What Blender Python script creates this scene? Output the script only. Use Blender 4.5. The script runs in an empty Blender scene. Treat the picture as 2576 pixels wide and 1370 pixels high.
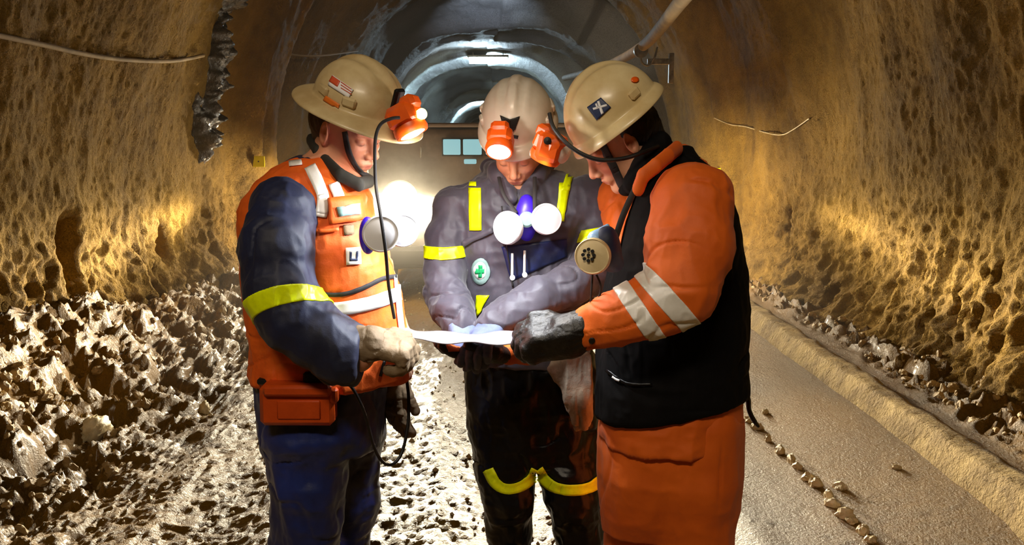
import bpy, math, random
import numpy as np
from mathutils import Vector, Matrix
from mathutils.bvhtree import BVHTree

random.seed(7)
rng = np.random.default_rng(11)
SC = bpy.context.scene
COL = SC.collection

# ------------------------------------------------------------------ camera
F_PX, PITCH, CAM_Z = 2100.0, math.atan(0.15), 1.56
cam_d = bpy.data.cameras.new('camera')
cam_d.sensor_fit = 'HORIZONTAL'
cam_d.sensor_width = 36.0
cam_d.lens = 36.0 * F_PX / 2576.0
cam_d.clip_start = 0.05
cam_d.clip_end = 300
cam = bpy.data.objects.new('camera', cam_d)
cam.location = (0, 0, CAM_Z)
cam.rotation_euler = (math.pi / 2 - PITCH, 0, 0)
COL.objects.link(cam)
SC.camera = cam

# ------------------------------------------------------------------ world, exposure
w = bpy.data.worlds.new('mine_dark')
SC.world = w
w.use_nodes = True
w.node_tree.nodes['Background'].inputs[0].default_value = (0.30, 0.20, 0.10, 1)
w.node_tree.nodes['Background'].inputs[1].default_value = 0.02
SC.view_settings.view_transform = 'Standard'
SC.view_settings.look = 'None'
SC.view_settings.gamma = 1
SC.view_settings.exposure = 0.0
try:
    SC.view_settings.use_curve_mapping = False
except Exception:
    pass
try:
    SC.cycles.use_denoising = True
    SC.cycles.max_bounces = 6
    SC.cycles.volume_bounces = 0
    SC.cycles.sample_clamp_indirect = 4
    SC.cycles.sample_clamp_direct = 0
except Exception:
    pass

def light(kind, name, loc, energy, color=(1, 1, 1), target=None, size=0.1, spot=60, blend=0.6, size_y=None):
    d = bpy.data.lights.new(name, kind)
    d.energy = energy
    d.color = color
    if kind == 'AREA':
        d.size = size
        if size_y:
            d.shape = 'RECTANGLE'
            d.size_y = size_y
    else:
        d.shadow_soft_size = size
    if kind == 'SPOT':
        d.spot_size = math.radians(spot)
        d.spot_blend = blend
    o = bpy.data.objects.new(name, d)
    o.location = loc
    if target is not None:
        o.rotation_euler = (Vector(target) - Vector(loc)).to_track_quat('-Z', 'Y').to_euler()
    COL.objects.link(o)
    return o

def P(px, py, Y):
    """the point of the place that lies at depth Y along the line of sight through a pixel"""
    x = (px - 1288.0) / F_PX
    y = (685.0 - py) / F_PX
    c, s = math.cos(PITCH), math.sin(PITCH)
    d = np.array([x, c + y * s, -s + y * c])
    return np.array([0, 0, CAM_Z]) + d * (Y / d[1])

def R(rpx, Y):
    return rpx * Y / F_PX

VEH_Y = 8.85
HEAD1 = P(1003, 500, VEH_Y - 0.32)
HEAD2 = HEAD1 + np.array([1.75, 0, 0])
# headlights of the parked vehicle: they light the floor and both walls
for hp, he in ((HEAD1, 4200), (HEAD2, 3000)):
    # low beams: wide sideways, cut off a little above the lamp
    lb_ = light('SPOT', 'headlight_beam', hp + np.array([0, -0.10, 0]), he, (1.0, 0.88, 0.64), target=hp + np.array([0, -4, -0.45]), size=0.07, spot=172, blend=0.8)
    lb_.scale = (1.0, 0.045, 1.0)
    light('SPOT', 'headlight_beam', hp + np.array([0, -0.10, 0]), 55, (1.0, 0.87, 0.62), target=hp + np.array([0, -4, -0.1]), size=0.07, spot=178, blend=0.3)
    light('POINT', 'headlight_spill', hp + np.array([0, -0.12, 0]), 7, (1.0, 0.87, 0.62), size=0.07)
# unseen lamps put low on both flanks of the vehicle: they rake over the walls beside it
SIDE1, SIDE2 = np.array([-1.72, VEH_Y + 0.95, 0.80]), np.array([1.12, VEH_Y + 0.95, 0.80])
light('POINT', 'unseen_flank_light', SIDE1 + np.array([-0.09, 0, 0]), 420, (1.0, 0.84, 0.56), size=0.05)
light('POINT', 'unseen_flank_light', SIDE2 + np.array([0.09, 0, 0]), 560, (1.0, 0.84, 0.56), size=0.05)
# added warm fill lamps, out of view: one over and behind the photographer, one over the vehicle
rl = light('AREA', 'added_fill_light', (-0.6, -0.9, 3.75), 25, (1.0, 0.84, 0.62), target=(0.0, 2.6, 1.0), size=1.3, size_y=0.35)
rl.data.spread = math.radians(100)
light('AREA', 'added_fill_light', (-0.2, 10.6, 3.85), 70, (1.0, 0.74, 0.42), target=(-0.3, 16, 0.5), size=1.3, size_y=0.35)

# ------------------------------------------------------------------ noise
_perm = rng.permutation(4096)
_val = rng.random(4096).astype(np.float32) * 2 - 1

def vnoise(p):
    p = np.asarray(p, dtype=np.float64)
    i = np.floor(p).astype(np.int64)
    f = (p - i)
    f = f * f * f * (f * (f * 6 - 15) + 10)
    out = 0
    for dx in (0, 1):
        wx = f[:, 0] if dx else 1 - f[:, 0]
        for dy in (0, 1):
            wy = f[:, 1] if dy else 1 - f[:, 1]
            for dz in (0, 1):
                wz = f[:, 2] if dz else 1 - f[:, 2]
                h = _perm[(i[:, 0] + dx) & 4095]
                h = _perm[(h + i[:, 1] + dy) & 4095]
                h = _perm[(h + i[:, 2] + dz) & 4095]
                out = out + _val[h] * wx * wy * wz
    return out

def fbm(p, octaves=4, gain=0.5):
    a, s, q = 1.0, 0, np.array(p, dtype=np.float64)
    for _ in range(octaves):
        s = s + a * vnoise(q)
        q = q * 2.03 + 17.3
        a *= gain
    return s

def ridged(p, octaves=3):
    a, s, q = 1.0, 0, np.array(p, dtype=np.float64)
    for _ in range(octaves):
        s = s + a * (1 - 2 * np.abs(vnoise(q)))
        q = q * 2.1 + 9.1
        a *= 0.5
    return s

def sstep(x, a, b):
    t = np.clip((x - a) / (b - a), 0, 1)
    return t * t * (3 - 2 * t)

# ------------------------------------------------------------------ materials
def lin(c):
    if isinstance(c, str):
        c = tuple(int(c[i:i + 2], 16) / 255 for i in (0, 2, 4))
    return tuple((x / 12.92 if x <= 0.04045 else ((x + 0.055) / 1.055) ** 2.4) for x in c) + (1.0,)

def mat(name, col, rough=0.7, col2=None, nscale=6.0, bump=0.0, bscale=40.0, bdist=0.01, metal=0.0, coat=0.0,
        emit=None, estr=0.0, attr=None, detail=6, stretch=None, contrast=(0.35, 0.65), bump2=0.0, b2scale=8.0, sheen=0.0, spec=0.5):
    m = bpy.data.materials.new(name)
    m.use_nodes = True
    nt = m.node_tree
    b = nt.nodes['Principled BSDF']
    L = nt.links.new
    b.inputs['Base Color'].default_value = lin(col)
    b.inputs['Roughness'].default_value = rough
    b.inputs['Metallic'].default_value = metal
    b.inputs['Specular IOR Level'].default_value = spec
    if coat:
        b.inputs['Coat Weight'].default_value = coat
        b.inputs['Coat Roughness'].default_value = 0.18
    if sheen:
        b.inputs['Sheen Weight'].default_value = sheen
    tc = nt.nodes.new('ShaderNodeTexCoord')
    src = tc.outputs['Object']
    if stretch:
        mp = nt.nodes.new('ShaderNodeMapping')
        mp.inputs['Scale'].default_value = stretch
        L(src, mp.inputs['Vector'])
        src = mp.outputs['Vector']
    if col2:
        n = nt.nodes.new('ShaderNodeTexNoise')
        n.inputs['Scale'].default_value = nscale
        n.inputs['Detail'].default_value = detail
        n.inputs['Roughness'].default_value = 0.6
        L(src, n.inputs['Vector'])
        r = nt.nodes.new('ShaderNodeValToRGB')
        r.color_ramp.elements[0].position = contrast[0]
        r.color_ramp.elements[1].position = contrast[1]
        r.color_ramp.elements[0].color = lin(col)
        r.color_ramp.elements[1].color = lin(col2)
        L(n.outputs['Fac'], r.inputs['Fac'])
        L(r.outputs['Color'], b.inputs['Base Color'])
    if attr:
        a = nt.nodes.new('ShaderNodeAttribute')
        a.attribute_name = attr
        L(a.outputs['Color'], b.inputs['Base Color'])
    prev = None
    for amt, sc_, dd in ((bump2, b2scale, bdist * 3), (bump, bscale, bdist)):
        if amt:
            n = nt.nodes.new('ShaderNodeTexNoise')
            n.inputs['Scale'].default_value = sc_
            n.inputs['Detail'].default_value = 5
            n.inputs['Roughness'].default_value = 0.65
            L(src, n.inputs['Vector'])
            bp = nt.nodes.new('ShaderNodeBump')
            bp.inputs['Strength'].default_value = amt
            bp.inputs['Distance'].default_value = dd
            L(n.outputs['Fac'], bp.inputs['Height'])
            if prev:
                L(prev.outputs['Normal'], bp.inputs['Normal'])
            prev = bp
    if prev:
        L(prev.outputs['Normal'], b.inputs['Normal'])
    if emit:
        b.inputs['Emission Color'].default_value = lin(emit)
        b.inputs['Emission Strength'].default_value = estr
    return m

# ------------------------------------------------------------------ objects
ROOTLOC = {}

def tag(o, label=None, cat=None, group=None, kind=None):
    if label: o['label'] = label
    if cat: o['category'] = cat
    if group: o['group'] = group
    if kind: o['kind'] = kind
    return o

def empty(name, loc, label, cat, group=None):
    o = bpy.data.objects.new(name, None)
    o.location = loc
    o.empty_display_size = 0.1
    COL.objects.link(o)
    tag(o, label, cat, group)
    ROOTLOC[o.name] = np.array(loc, dtype=float)
    return o

def root_loc(parent):
    q = parent
    while q is not None:
        if q.name in ROOTLOC and q.parent is None:
            return ROOTLOC[q.name]
        q = q.parent
    return np.zeros(3)

def mesh_obj(name, V, Fc, m, parent=None, smooth=True, colors=None, origin=None):
    V = np.asarray(V, dtype=float)
    if parent is None and origin is None:
        origin = np.array([(V[:, 0].min() + V[:, 0].max()) / 2, (V[:, 1].min() + V[:, 1].max()) / 2, V[:, 2].min()])
    org = root_loc(parent) if parent is not None else np.asarray(origin, dtype=float)
    me = bpy.data.meshes.new(name)
    Vl = (V - org)
    if isinstance(Fc, np.ndarray) and Fc.ndim == 2:
        n, k = Fc.shape
        me.vertices.add(len(V))
        me.vertices.foreach_set('co', Vl.astype(np.float32).ravel())
        me.loops.add(n * k)
        me.loops.foreach_set('vertex_index', Fc.astype(np.int32).ravel())
        me.polygons.add(n)
        me.polygons.foreach_set('loop_start', np.arange(0, n * k, k, dtype=np.int32))
        me.polygons.foreach_set('loop_total', np.full(n, k, dtype=np.int32))
        me.update(calc_edges=True)
        me.validate()
    else:
        me.from_pydata([tuple(v) for v in Vl], [], [tuple(int(i) for i in f) for f in Fc])
        me.update()
    if smooth:
        me.polygons.foreach_set('use_smooth', [True] * len(me.polygons))
    if colors is not None:
        a = me.color_attributes.new('Col', 'FLOAT_COLOR', 'POINT')
        c = np.ones((len(V), 4), dtype=np.float32)
        c[:, :3] = colors
        a.data.foreach_set('color', c.ravel())
    if m is not None:
        me.materials.append(m)
    o = bpy.data.objects.new(name, me)
    COL.objects.link(o)
    if parent is not None:
        o.parent = parent
    else:
        o.location = org
        ROOTLOC[o.name] = org
    return o

class MB:
    """collects simple shapes into one mesh"""
    def __init__(s):
        s.V, s.F = [], []
    def add(s, V, F):
        n = len(s.V)
        s.V += [tuple(v) for v in V]
        s.F += [tuple(i + n for i in f) for f in F]
        return s
    def box(s, c, size, fr=None, bev=0.0):
        c = np.array(c, float); h = np.array(size, float) / 2
        fr = np.eye(3) if fr is None else np.array(fr)
        b = min(bev, h.min() * 0.9)
        if b <= 0:
            pts = [(x, y, z) for x in (-1, 1) for y in (-1, 1) for z in (-1, 1)]
            V = [c + (np.array(p) * h) @ fr for p in pts]
            F = [(0, 1, 3, 2), (4, 6, 7, 5), (0, 4, 5, 1), (2, 3, 7, 6), (0, 2, 6, 4), (1, 5, 7, 3)]
            return s.add(V, F)
        # chamfered box: 24 verts
        V, idx = [], {}
        for ax in range(3):
            for p in [(x, y, z) for x in (-1, 1) for y in (-1, 1) for z in (-1, 1)]:
                q = np.array(p) * (h - b)
                q[ax] = p[ax] * h[ax]
                idx[(ax, p)] = len(V)
                V.append(c + q @ fr)
        F = []
        for ax in range(3):
            u, v = (ax + 1) % 3, (ax + 2) % 3
            for sg in (-1, 1):
                f = []
                for a, d in ((-1, -1), (1, -1), (1, 1), (-1, 1)):
                    p = [0, 0, 0]; p[ax] = sg; p[u] = a; p[v] = d
                    f.append(idx[(ax, tuple(p))])
                F.append(f if sg > 0 else f[::-1])
        for ax in range(3):
            u, v = (ax + 1) % 3, (ax + 2) % 3
            for su in (-1, 1):
                for sv in (-1, 1):
                    p0 = [0, 0, 0]; p0[u] = su; p0[v] = sv; p1 = list(p0)
                    p0[ax] = -1; p1[ax] = 1
                    F.append([idx[(u, tuple(p0))], idx[(u, tuple(p1))], idx[(v, tuple(p1))], idx[(v, tuple(p0))]])
        for p in [(x, y, z) for x in (-1, 1) for y in (-1, 1) for z in (-1, 1)]:
            F.append([idx[(0, p)], idx[(1, p)], idx[(2, p)]])
        return s.add(V, F)
    def tube(s, pts, r, n=10, smooth_n=6, closed=False, flat=1.0):
        pts = [np.array(p, float) for p in pts]
        rs = list(r) if hasattr(r, '__len__') else [r] * len(pts)
        if len(pts) > 2 and smooth_n > 1:
            out, ro = [], []
            for i in range(len(pts) - 1):
                p0 = pts[max(i - 1, 0)]; p1 = pts[i]; p2 = pts[i + 1]; p3 = pts[min(i + 2, len(pts) - 1)]
                for k in range(smooth_n):
                    t = k / smooth_n
                    out.append(0.5 * ((2 * p1) + (-p0 + p2) * t + (2 * p0 - 5 * p1 + 4 * p2 - p3) * t * t + (-p0 + 3 * p1 - 3 * p2 + p3) * t ** 3))
                    ro.append(rs[i] * (1 - t) + rs[i + 1] * t)
            out.append(pts[-1]); ro.append(rs[-1])
            pts, rs = out, ro
        V, F = [], []
        up = None
        for i, p in enumerate(pts):
            t = pts[min(i + 1, len(pts) - 1)] - pts[max(i - 1, 0)]
            t = t / (np.linalg.norm(t) + 1e-9)
            if up is None:
                up = np.array([0, 0, 1.0]) if abs(t[2]) < 0.9 else np.array([0, 1.0, 0])
            sd = np.cross(t, up); sd /= np.linalg.norm(sd) + 1e-9
            up = np.cross(sd, t)
            for k in range(n):
                a = 2 * math.pi * k / n
                V.append(p + rs[i] * (math.cos(a) * sd + flat * math.sin(a) * up))
        m = len(pts)
        for i in range(m - 1):
            for k in range(n):
                F.append((i * n + k, i * n + (k + 1) % n, (i + 1) * n + (k + 1) % n, (i + 1) * n + k))
        F.append(tuple(range(n - 1, -1, -1)))
        F.append(tuple((m - 1) * n + k for k in range(n)))
        return s.add(V, F)
    def lathe(s, c, axis, prof, n=32, up=None, sq=1.0):
        """prof: list of (radius, height along axis)"""
        c = np.array(c, float); ax = np.array(axis, float); ax /= np.linalg.norm(ax)
        up = np.array([0, 0, 1.0]) if up is None else np.array(up, float)
        if abs(ax @ up) > 0.95: up = np.array([1.0, 0, 0])
        u = np.cross(up, ax); u /= np.linalg.norm(u); v = np.cross(ax, u)
        V, F = [], []
        for (r, h) in prof:
            for k in range(n):
                a = 2 * math.pi * k / n
                V.append(c + ax * h + r * (math.cos(a) * u + sq * math.sin(a) * v))
        m = len(prof)
        for i in range(m - 1):
            for k in range(n):
                F.append((i * n + k, i * n + (k + 1) % n, (i + 1) * n + (k + 1) % n, (i + 1) * n + k))
        if prof[0][0] > 1e-6: F.append(tuple(range(n - 1, -1, -1)))
        if prof[-1][0] > 1e-6: F.append(tuple((m - 1) * n + k for k in range(n)))
        return s.add(V, F)
    def build(s, name, m, parent=None, smooth=True):
        o = mesh_obj(name, np.array(s.V), s.F, m, parent, smooth=False)
        if smooth:
            me = o.data
            me.polygons.foreach_set('use_smooth', [True] * len(me.polygons))
            try:
                me.set_sharp_from_angle(angle=math.radians(38))
            except Exception:
                pass
        return o

# ------------------------------------------------------------------ distance-field modelling
def frame(fwd, up):
    f = np.array(fwd, float); f /= np.linalg.norm(f)
    u = np.array(up, float); u -= (u @ f) * f; u /= np.linalg.norm(u)
    l = np.cross(u, f)
    return np.array([f, l, u])      # rows: forward, left, up

class SDF:
    def __init__(s):
        s.p = []
    def _a(s, op, k, fn, lo, hi):
        s.p.append((op, k, fn))
        if op == 'u':
            s.lo = np.minimum(getattr(s, 'lo', np.full(3, 1e9)), lo)
            s.hi = np.maximum(getattr(s, 'hi', np.full(3, -1e9)), hi)
        return s
    def cap(s, a, b, ra, rb=None, k=0.02, op='u', sc=None, fr=None):
        a = np.array(a, float); b = np.array(b, float); rb = ra if rb is None else rb
        ba = b - a; L2 = ba @ ba + 1e-12
        if sc is None:
            def fn(p):
                pa = p - a
                h = np.clip(pa @ ba / L2, 0, 1)
                return np.sqrt(((pa - h[:, None] * ba) ** 2).sum(1)) - (ra + (rb - ra) * h)
        else:
            S = np.array(sc, float); FR = np.eye(3) if fr is None else np.array(fr)
            bq = (FR @ ba) / S; L2q = bq @ bq + 1e-12
            def fn(p):
                q = ((p - a) @ FR.T) / S
                h = np.clip(q @ bq / L2q, 0, 1)
                return (np.sqrt(((q - h[:, None] * bq) ** 2).sum(1)) - (ra + (rb - ra) * h)) * S.min()
        m = max(ra, rb) * (max(sc) if sc is not None else 1)
        return s._a(op, k, fn, np.minimum(a, b) - m, np.maximum(a, b) + m)
    def chain(s, pts, k=0.03, op='u', **kw):
        for (a, ra), (b, rb) in zip(pts[:-1], pts[1:]):
            s.cap(a, b, ra, rb, k=k, op=op, **kw)
        return s
    def ell(s, c, r, fr=None, k=0.02, op='u'):
        c = np.array(c, float); r = np.array(r, float)
        FR = np.eye(3) if fr is None else np.array(fr)
        def fn(p):
            q = (p - c) @ FR.T
            k0 = np.sqrt(((q / r) ** 2).sum(1)); k1 = np.sqrt(((q / r ** 2) ** 2).sum(1)) + 1e-9
            return k0 * (k0 - 1) / k1
        return s._a(op, k, fn, c - r.max(), c + r.max())
    def box(s, c, h, fr=None, rd=0.01, k=0.005, op='u'):
        c = np.array(c, float); h = np.array(h, float)
        FR = np.eye(3) if fr is None else np.array(fr)
        def fn(p):
            q = np.abs((p - c) @ FR.T) - (h - rd)
            return np.sqrt((np.maximum(q, 0) ** 2).sum(1)) + np.minimum(q.max(1), 0) - rd
        m = np.linalg.norm(h)
        return s._a(op, k, fn, c - m, c + m)
    def plane(s, c, n, k=0.004, op='i'):
        """keeps the side that n points away from"""
        c = np.array(c, float); n = np.array(n, float); n /= np.linalg.norm(n)
        return s._a(op, k, lambda p: (p - c) @ n, c, c)
    def loft(s, rows, k=0.03, op='u', ex=2.0, cap=True):
        """rows: (z, cx, cy, rx, ry)"""
        A = np.array(sorted(rows), float)
        def fn(p):
            z = p[:, 2]
            cx, cy, rx, ry = (np.interp(z, A[:, 0], A[:, i]) for i in (1, 2, 3, 4))
            qx = np.abs(p[:, 0] - cx) / rx; qy = np.abs(p[:, 1] - cy) / ry
            n = (qx ** ex + qy ** ex) ** (1 / ex)
            d = (n - 1) * np.minimum(rx, ry)
            e = np.maximum(A[0, 0] - z, z - A[-1, 0])
            return np.maximum(d, e) if cap else d
        lo = np.array([(A[:, 1] - A[:, 3]).min(), (A[:, 2] - A[:, 4]).min(), A[0, 0]])
        hi = np.array([(A[:, 1] + A[:, 3]).max(), (A[:, 2] + A[:, 4]).max(), A[-1, 0]])
        return s._a(op, k, fn, lo, hi)
    def offset(s, o, inner, extra=None):
        """this field is another one grown by o"""
        s.p.append(('off', 0, (inner, o)))
        s.lo = inner.lo - o; s.hi = inner.hi + o
        return s
    @staticmethod
    def comb(d, e, op, k):
        if op == 'u':
            h = np.maximum(k - np.abs(d - e), 0) / max(k, 1e-9)
            return np.minimum(d, e) - h * h * k / 4
        if op == 's':
            e = -e
        h = np.maximum(k - np.abs(d - e), 0) / max(k, 1e-9)
        return np.maximum(d, e) + h * h * k / 4
    def __call__(s, p):
        d = np.full(len(p), 1e3)
        for op, k, fn in s.p:
            if op == 'off':
                d = fn[0](p) - fn[1]
            else:
                d = s.comb(d, fn(p), op, k)
        return d
    def mesh(s, vox=0.006, lo=None, hi=None):
        lo = (s.lo if lo is None else np.maximum(np.array(lo, float), s.lo)) - 3 * vox - 0.01
        hi = (s.hi if hi is None else np.minimum(np.array(hi, float), s.hi)) + 3 * vox + 0.01
        B = 8
        nb = np.ceil((hi - lo) / (vox * B)).astype(int)
        n = nb * B
        bx = np.stack(np.meshgrid(*[np.arange(k) for k in nb], indexing='ij'), -1).reshape(-1, 3)
        cen = lo + (bx + 0.5 - 0.5 / B) * B * vox
        rad = B * vox * 0.5 * 1.7321
        dc = s(cen)
        near = np.abs(dc) < rad * 1.6 + 0.012
        fld = np.empty(tuple(n), dtype=np.float32)
        fv = fld.reshape(nb[0], B, nb[1], B, nb[2], B).transpose(0, 2, 4, 1, 3, 5)
        fv[...] = np.where(near, 0, dc).reshape(tuple(nb))[:, :, :, None, None, None]
        off = np.stack(np.meshgrid(*[np.arange(B)] * 3, indexing='ij'), -1).reshape(-1, 3) * vox
        nbx = bx[near]
        for i in range(0, len(nbx), 1500):
            bb = nbx[i:i + 1500]
            pts = (lo + bb[:, None, :] * B * vox + off[None]).reshape(-1, 3)
            fv[bb[:, 0], bb[:, 1], bb[:, 2]] = s(pts).reshape(-1, B, B, B)
        return surface_nets(fld, lo, vox)

def surface_nets(f, lo, vox):
    ins = f < 0
    nx, ny, nz = f.shape
    cnt = np.zeros((nx - 1, ny - 1, nz - 1), dtype=np.uint8)
    cor = [(a, b, c) for a in (0, 1) for b in (0, 1) for c in (0, 1)]
    for a, b, c in cor:
        cnt += ins[a:nx - 1 + a, b:ny - 1 + b, c:nz - 1 + c]
    act = (cnt > 0) & (cnt < 8)
    ii = np.argwhere(act)
    idm = np.full(act.shape, -1, dtype=np.int32)
    idm[act] = np.arange(len(ii))
    cv = np.stack([f[ii[:, 0] + a, ii[:, 1] + b, ii[:, 2] + c] for a, b, c in cor], 1).astype(np.float64)
    acc = np.zeros((len(ii), 3)); num = np.zeros(len(ii))
    C = np.array(cor, float)
    for i in range(8):
        for j in range(i + 1, 8):
            if np.abs(C[i] - C[j]).sum() == 1:
                a, b = cv[:, i], cv[:, j]
                m = (a < 0) != (b < 0)
                t = np.where(m, a / np.where(m, a - b, 1), 0)
                acc += m[:, None] * (C[i] + t[:, None] * (C[j] - C[i]))
                num += m
    V = lo + (ii + acc / np.maximum(num, 1)[:, None]) * vox
    quads = []
    for ax in range(3):
        u, v = (ax + 1) % 3, (ax + 2) % 3
        s0 = [slice(None)] * 3; s1 = [slice(None)] * 3
        s0[ax] = slice(0, -1); s1[ax] = slice(1, None)
        A, Bq = ins[tuple(s0)], ins[tuple(s1)]
        e = np.argwhere(A != Bq)
        ok = (e[:, u] > 0) & (e[:, v] > 0) & (e[:, u] < f.shape[u] - 1) & (e[:, v] < f.shape[v] - 1)
        e = e[ok]
        flip = A[tuple(e.T)]
        q = []
        for du, dv in ((-1, -1), (0, -1), (0, 0), (-1, 0)):
            c = e.copy(); c[:, u] += du; c[:, v] += dv
            q.append(idm[tuple(c.T)])
        q = np.stack(q, 1)
        q = np.where(flip[:, None], q, q[:, ::-1])
        quads.append(q)
    Q = np.concatenate(quads)
    return V, Q[(Q >= 0).all(1)]

def vnormals(V, Q):
    n = np.cross(V[Q[:, 2]] - V[Q[:, 0]], V[Q[:, 3]] - V[Q[:, 1]])
    N = np.zeros_like(V)
    for k in range(4):
        np.add.at(N, Q[:, k], n)
    return N / (np.linalg.norm(N, axis=1)[:, None] + 1e-12)

def sdf_obj(name, sdf, m, parent=None, vox=0.006, disp=None, colors=None, lo=None, hi=None, nsrc=None):
    V, Q = sdf.mesh(vox, lo, hi)
    if disp is not None:
        if nsrc is None:
            N = vnormals(V, Q)
        else:
            e = 0.004
            N = np.stack([nsrc(V + np.eye(3)[k] * e) - nsrc(V - np.eye(3)[k] * e) for k in range(3)], 1)
            N /= np.linalg.norm(N, axis=1)[:, None] + 1e-9
        V = V + N * disp(V)[:, None]
    c = colors(V) if colors else None
    o = mesh_obj(name, V, Q, m, parent, colors=c)
    o['_'] = 0
    del o['_']
    KEEP[o.name] = (V, Q)
    return o

KEEP = {}

def bvh_of(*objs):
    VV, FF, n = [], [], 0
    for o in objs:
        V, Q = KEEP[o.name]
        VV.append(V); FF.append(Q + n); n += len(V)
    return BVHTree.FromPolygons(np.concatenate(VV).tolist(), np.concatenate(FF).tolist())

CAMP = Vector((0, 0, CAM_Z))

def hit(bvh, px, py):
    d = Vector(P(px, py, 2.0)) - CAMP
    d.normalize()
    loc, nor, _, _ = bvh.ray_cast(CAMP, d)
    return loc, nor

def decal(name, bvh, quads, m, parent, off=0.003, sub=10, thick=0.002):
    """cloth strips and stickers laid on a surface; quads: lists of four corner pixels that say where on the surface they sit"""
    V, F = [], []
    for quad in quads:
        (a, b, c, d) = [np.array(q, float) for q in quad]
        nu = max(2, int(max(np.linalg.norm(b - a), np.linalg.norm(c - d)) / sub) + 1)
        nv = max(2, int(max(np.linalg.norm(d - a), np.linalg.norm(c - b)) / sub) + 1)
        base = len(V); ok = []
        for j in range(nv + 1):
            for i in range(nu + 1):
                u, v = i / nu, j / nv
                p = (a * (1 - u) + b * u) * (1 - v) + (d * (1 - u) + c * u) * v
                loc, nor = hit(bvh, p[0], p[1])
                if loc is None:
                    V.append((0, 0, 0)); ok.append(False)
                else:
                    dd = (CAMP - loc).normalized()
                    if nor.dot(dd) < 0: nor = -nor
                    V.append(tuple(loc + nor * off)); ok.append(True)
        for j in range(nv):
            for i in range(nu):
                q = [j * (nu + 1) + i, j * (nu + 1) + i + 1, (j + 1) * (nu + 1) + i + 1, (j + 1) * (nu + 1) + i]
                if all(ok[x] for x in q):
                    P4 = [np.array(V[base + x]) for x in q]
                    if max(np.linalg.norm(P4[0] - P4[2]), np.linalg.norm(P4[1] - P4[3])) < 0.07:
                        F.append([base + x for x in q])
    used = sorted({i for f in F for i in f})
    if not used:
        return None
    key, mp, VV = {}, {}, []
    for i in used:
        k_ = tuple(np.round(np.array(V[i]) / 0.0012).astype(int))
        if k_ not in key:
            key[k_] = len(VV); VV.append(V[i])
        mp[i] = key[k_]
    FF = []
    for f in F:
        g = []
        for i in f:
            if mp[i] not in g: g.append(mp[i])
        if len(g) > 2: FF.append(g)
    if not FF:
        return None
    o = mesh_obj(name, np.array(VV), FF, m, parent)
    md = o.modifiers.new('thickness', 'SOLIDIFY')
    md.thickness = thick
    md.offset = 0
    return o

def strip_quads(path, wd):
    """a ribbon of width wd (pixels) along a pixel path -> quads"""
    pts = [np.array(p, float) for p in path]
    if len(pts) > 2:
        out = []
        for i in range(len(pts) - 1):
            p0, p1_, p2_, p3_ = pts[max(i - 1, 0)], pts[i], pts[i + 1], pts[min(i + 2, len(pts) - 1)]
            for k in range(4):
                t = k / 4
                out.append(0.5 * (2 * p1_ + (p2_ - p0) * t + (2 * p0 - 5 * p1_ + 4 * p2_ - p3_) * t * t + (3 * p1_ - p0 - 3 * p2_ + p3_) * t ** 3))
        pts = out + [pts[-1]]
    nrm = []
    for i in range(len(pts)):
        t = pts[min(i + 1, len(pts) - 1)] - pts[max(i - 1, 0)]
        t /= np.linalg.norm(t)
        nrm.append(np.array([-t[1], t[0]]))
    return [(pts[i] - nrm[i] * wd / 2, pts[i + 1] - nrm[i + 1] * wd / 2, pts[i + 1] + nrm[i + 1] * wd / 2, pts[i] + nrm[i] * wd / 2)
            for i in range(len(pts) - 1)]

# ================================================================== THE TUNNEL
M = {}
M['wall'] = mat('shotcrete', 'a08050', rough=0.85, attr='Col', bump=1.0, bscale=48, bdist=0.05, bump2=1.0, b2scale=17, spec=0.3)
M['floor'] = mat('wet_mud', '8a6c3c', rough=0.42, attr='Col', bump=1.0, bscale=70, bdist=0.025, bump2=0.4, b2scale=20, coat=0.2, spec=0.4)
M['rock'] = mat('dark_wet_rock', '4a4038', rough=0.25, col2='16120e', nscale=5, bump=1.0, bscale=22, bdist=0.02, spec=0.8)
M['stone'] = mat('pale_stone', 'd8c8a0', rough=0.5, col2='a08858', nscale=9, bump=0.5, bscale=60, bdist=0.006)
M['muck'] = mat('muddy_stone', 'b09460', rough=0.5, col2='7c6030', nscale=12, bump=0.8, bscale=70, bdist=0.01)
M['concrete'] = mat('kerb_concrete', 'b89c62', rough=0.85, col2='82683a', nscale=6, bump=1.0, bscale=40, bdist=0.03, bump2=0.6, b2scale=12)
M['cable'] = mat('dusty_cable', '5a4a34', rough=0.6)
M['pipe'] = mat('dusty_pipe', '8c7550', rough=0.8, col2='6b5638', nscale=4, bump=0.3, bscale=30)
M['steel'] = mat('worn_steel', '8a7c66', rough=0.45, metal=0.6, col2='5a4c3a', nscale=14)
M['yellow_plate'] = mat('yellow_plate', 'fff000', rough=0.45, emit=None)

_t = np.linspace(0, math.pi, 4001)
_n = 2.0 / 2.7
_px = -np.sign(np.cos(_t)) * np.abs(np.cos(_t)) ** _n
_pz = np.abs(np.sin(_t)) ** _n
_s = np.concatenate([[0], np.cumsum(np.hypot(np.diff(_px) * 3.0, np.diff(_pz) * 4.3))]); _s /= _s[-1]

def prof(u):
    return np.interp(u, _s, _px), np.interp(u, _s, _pz)

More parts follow.
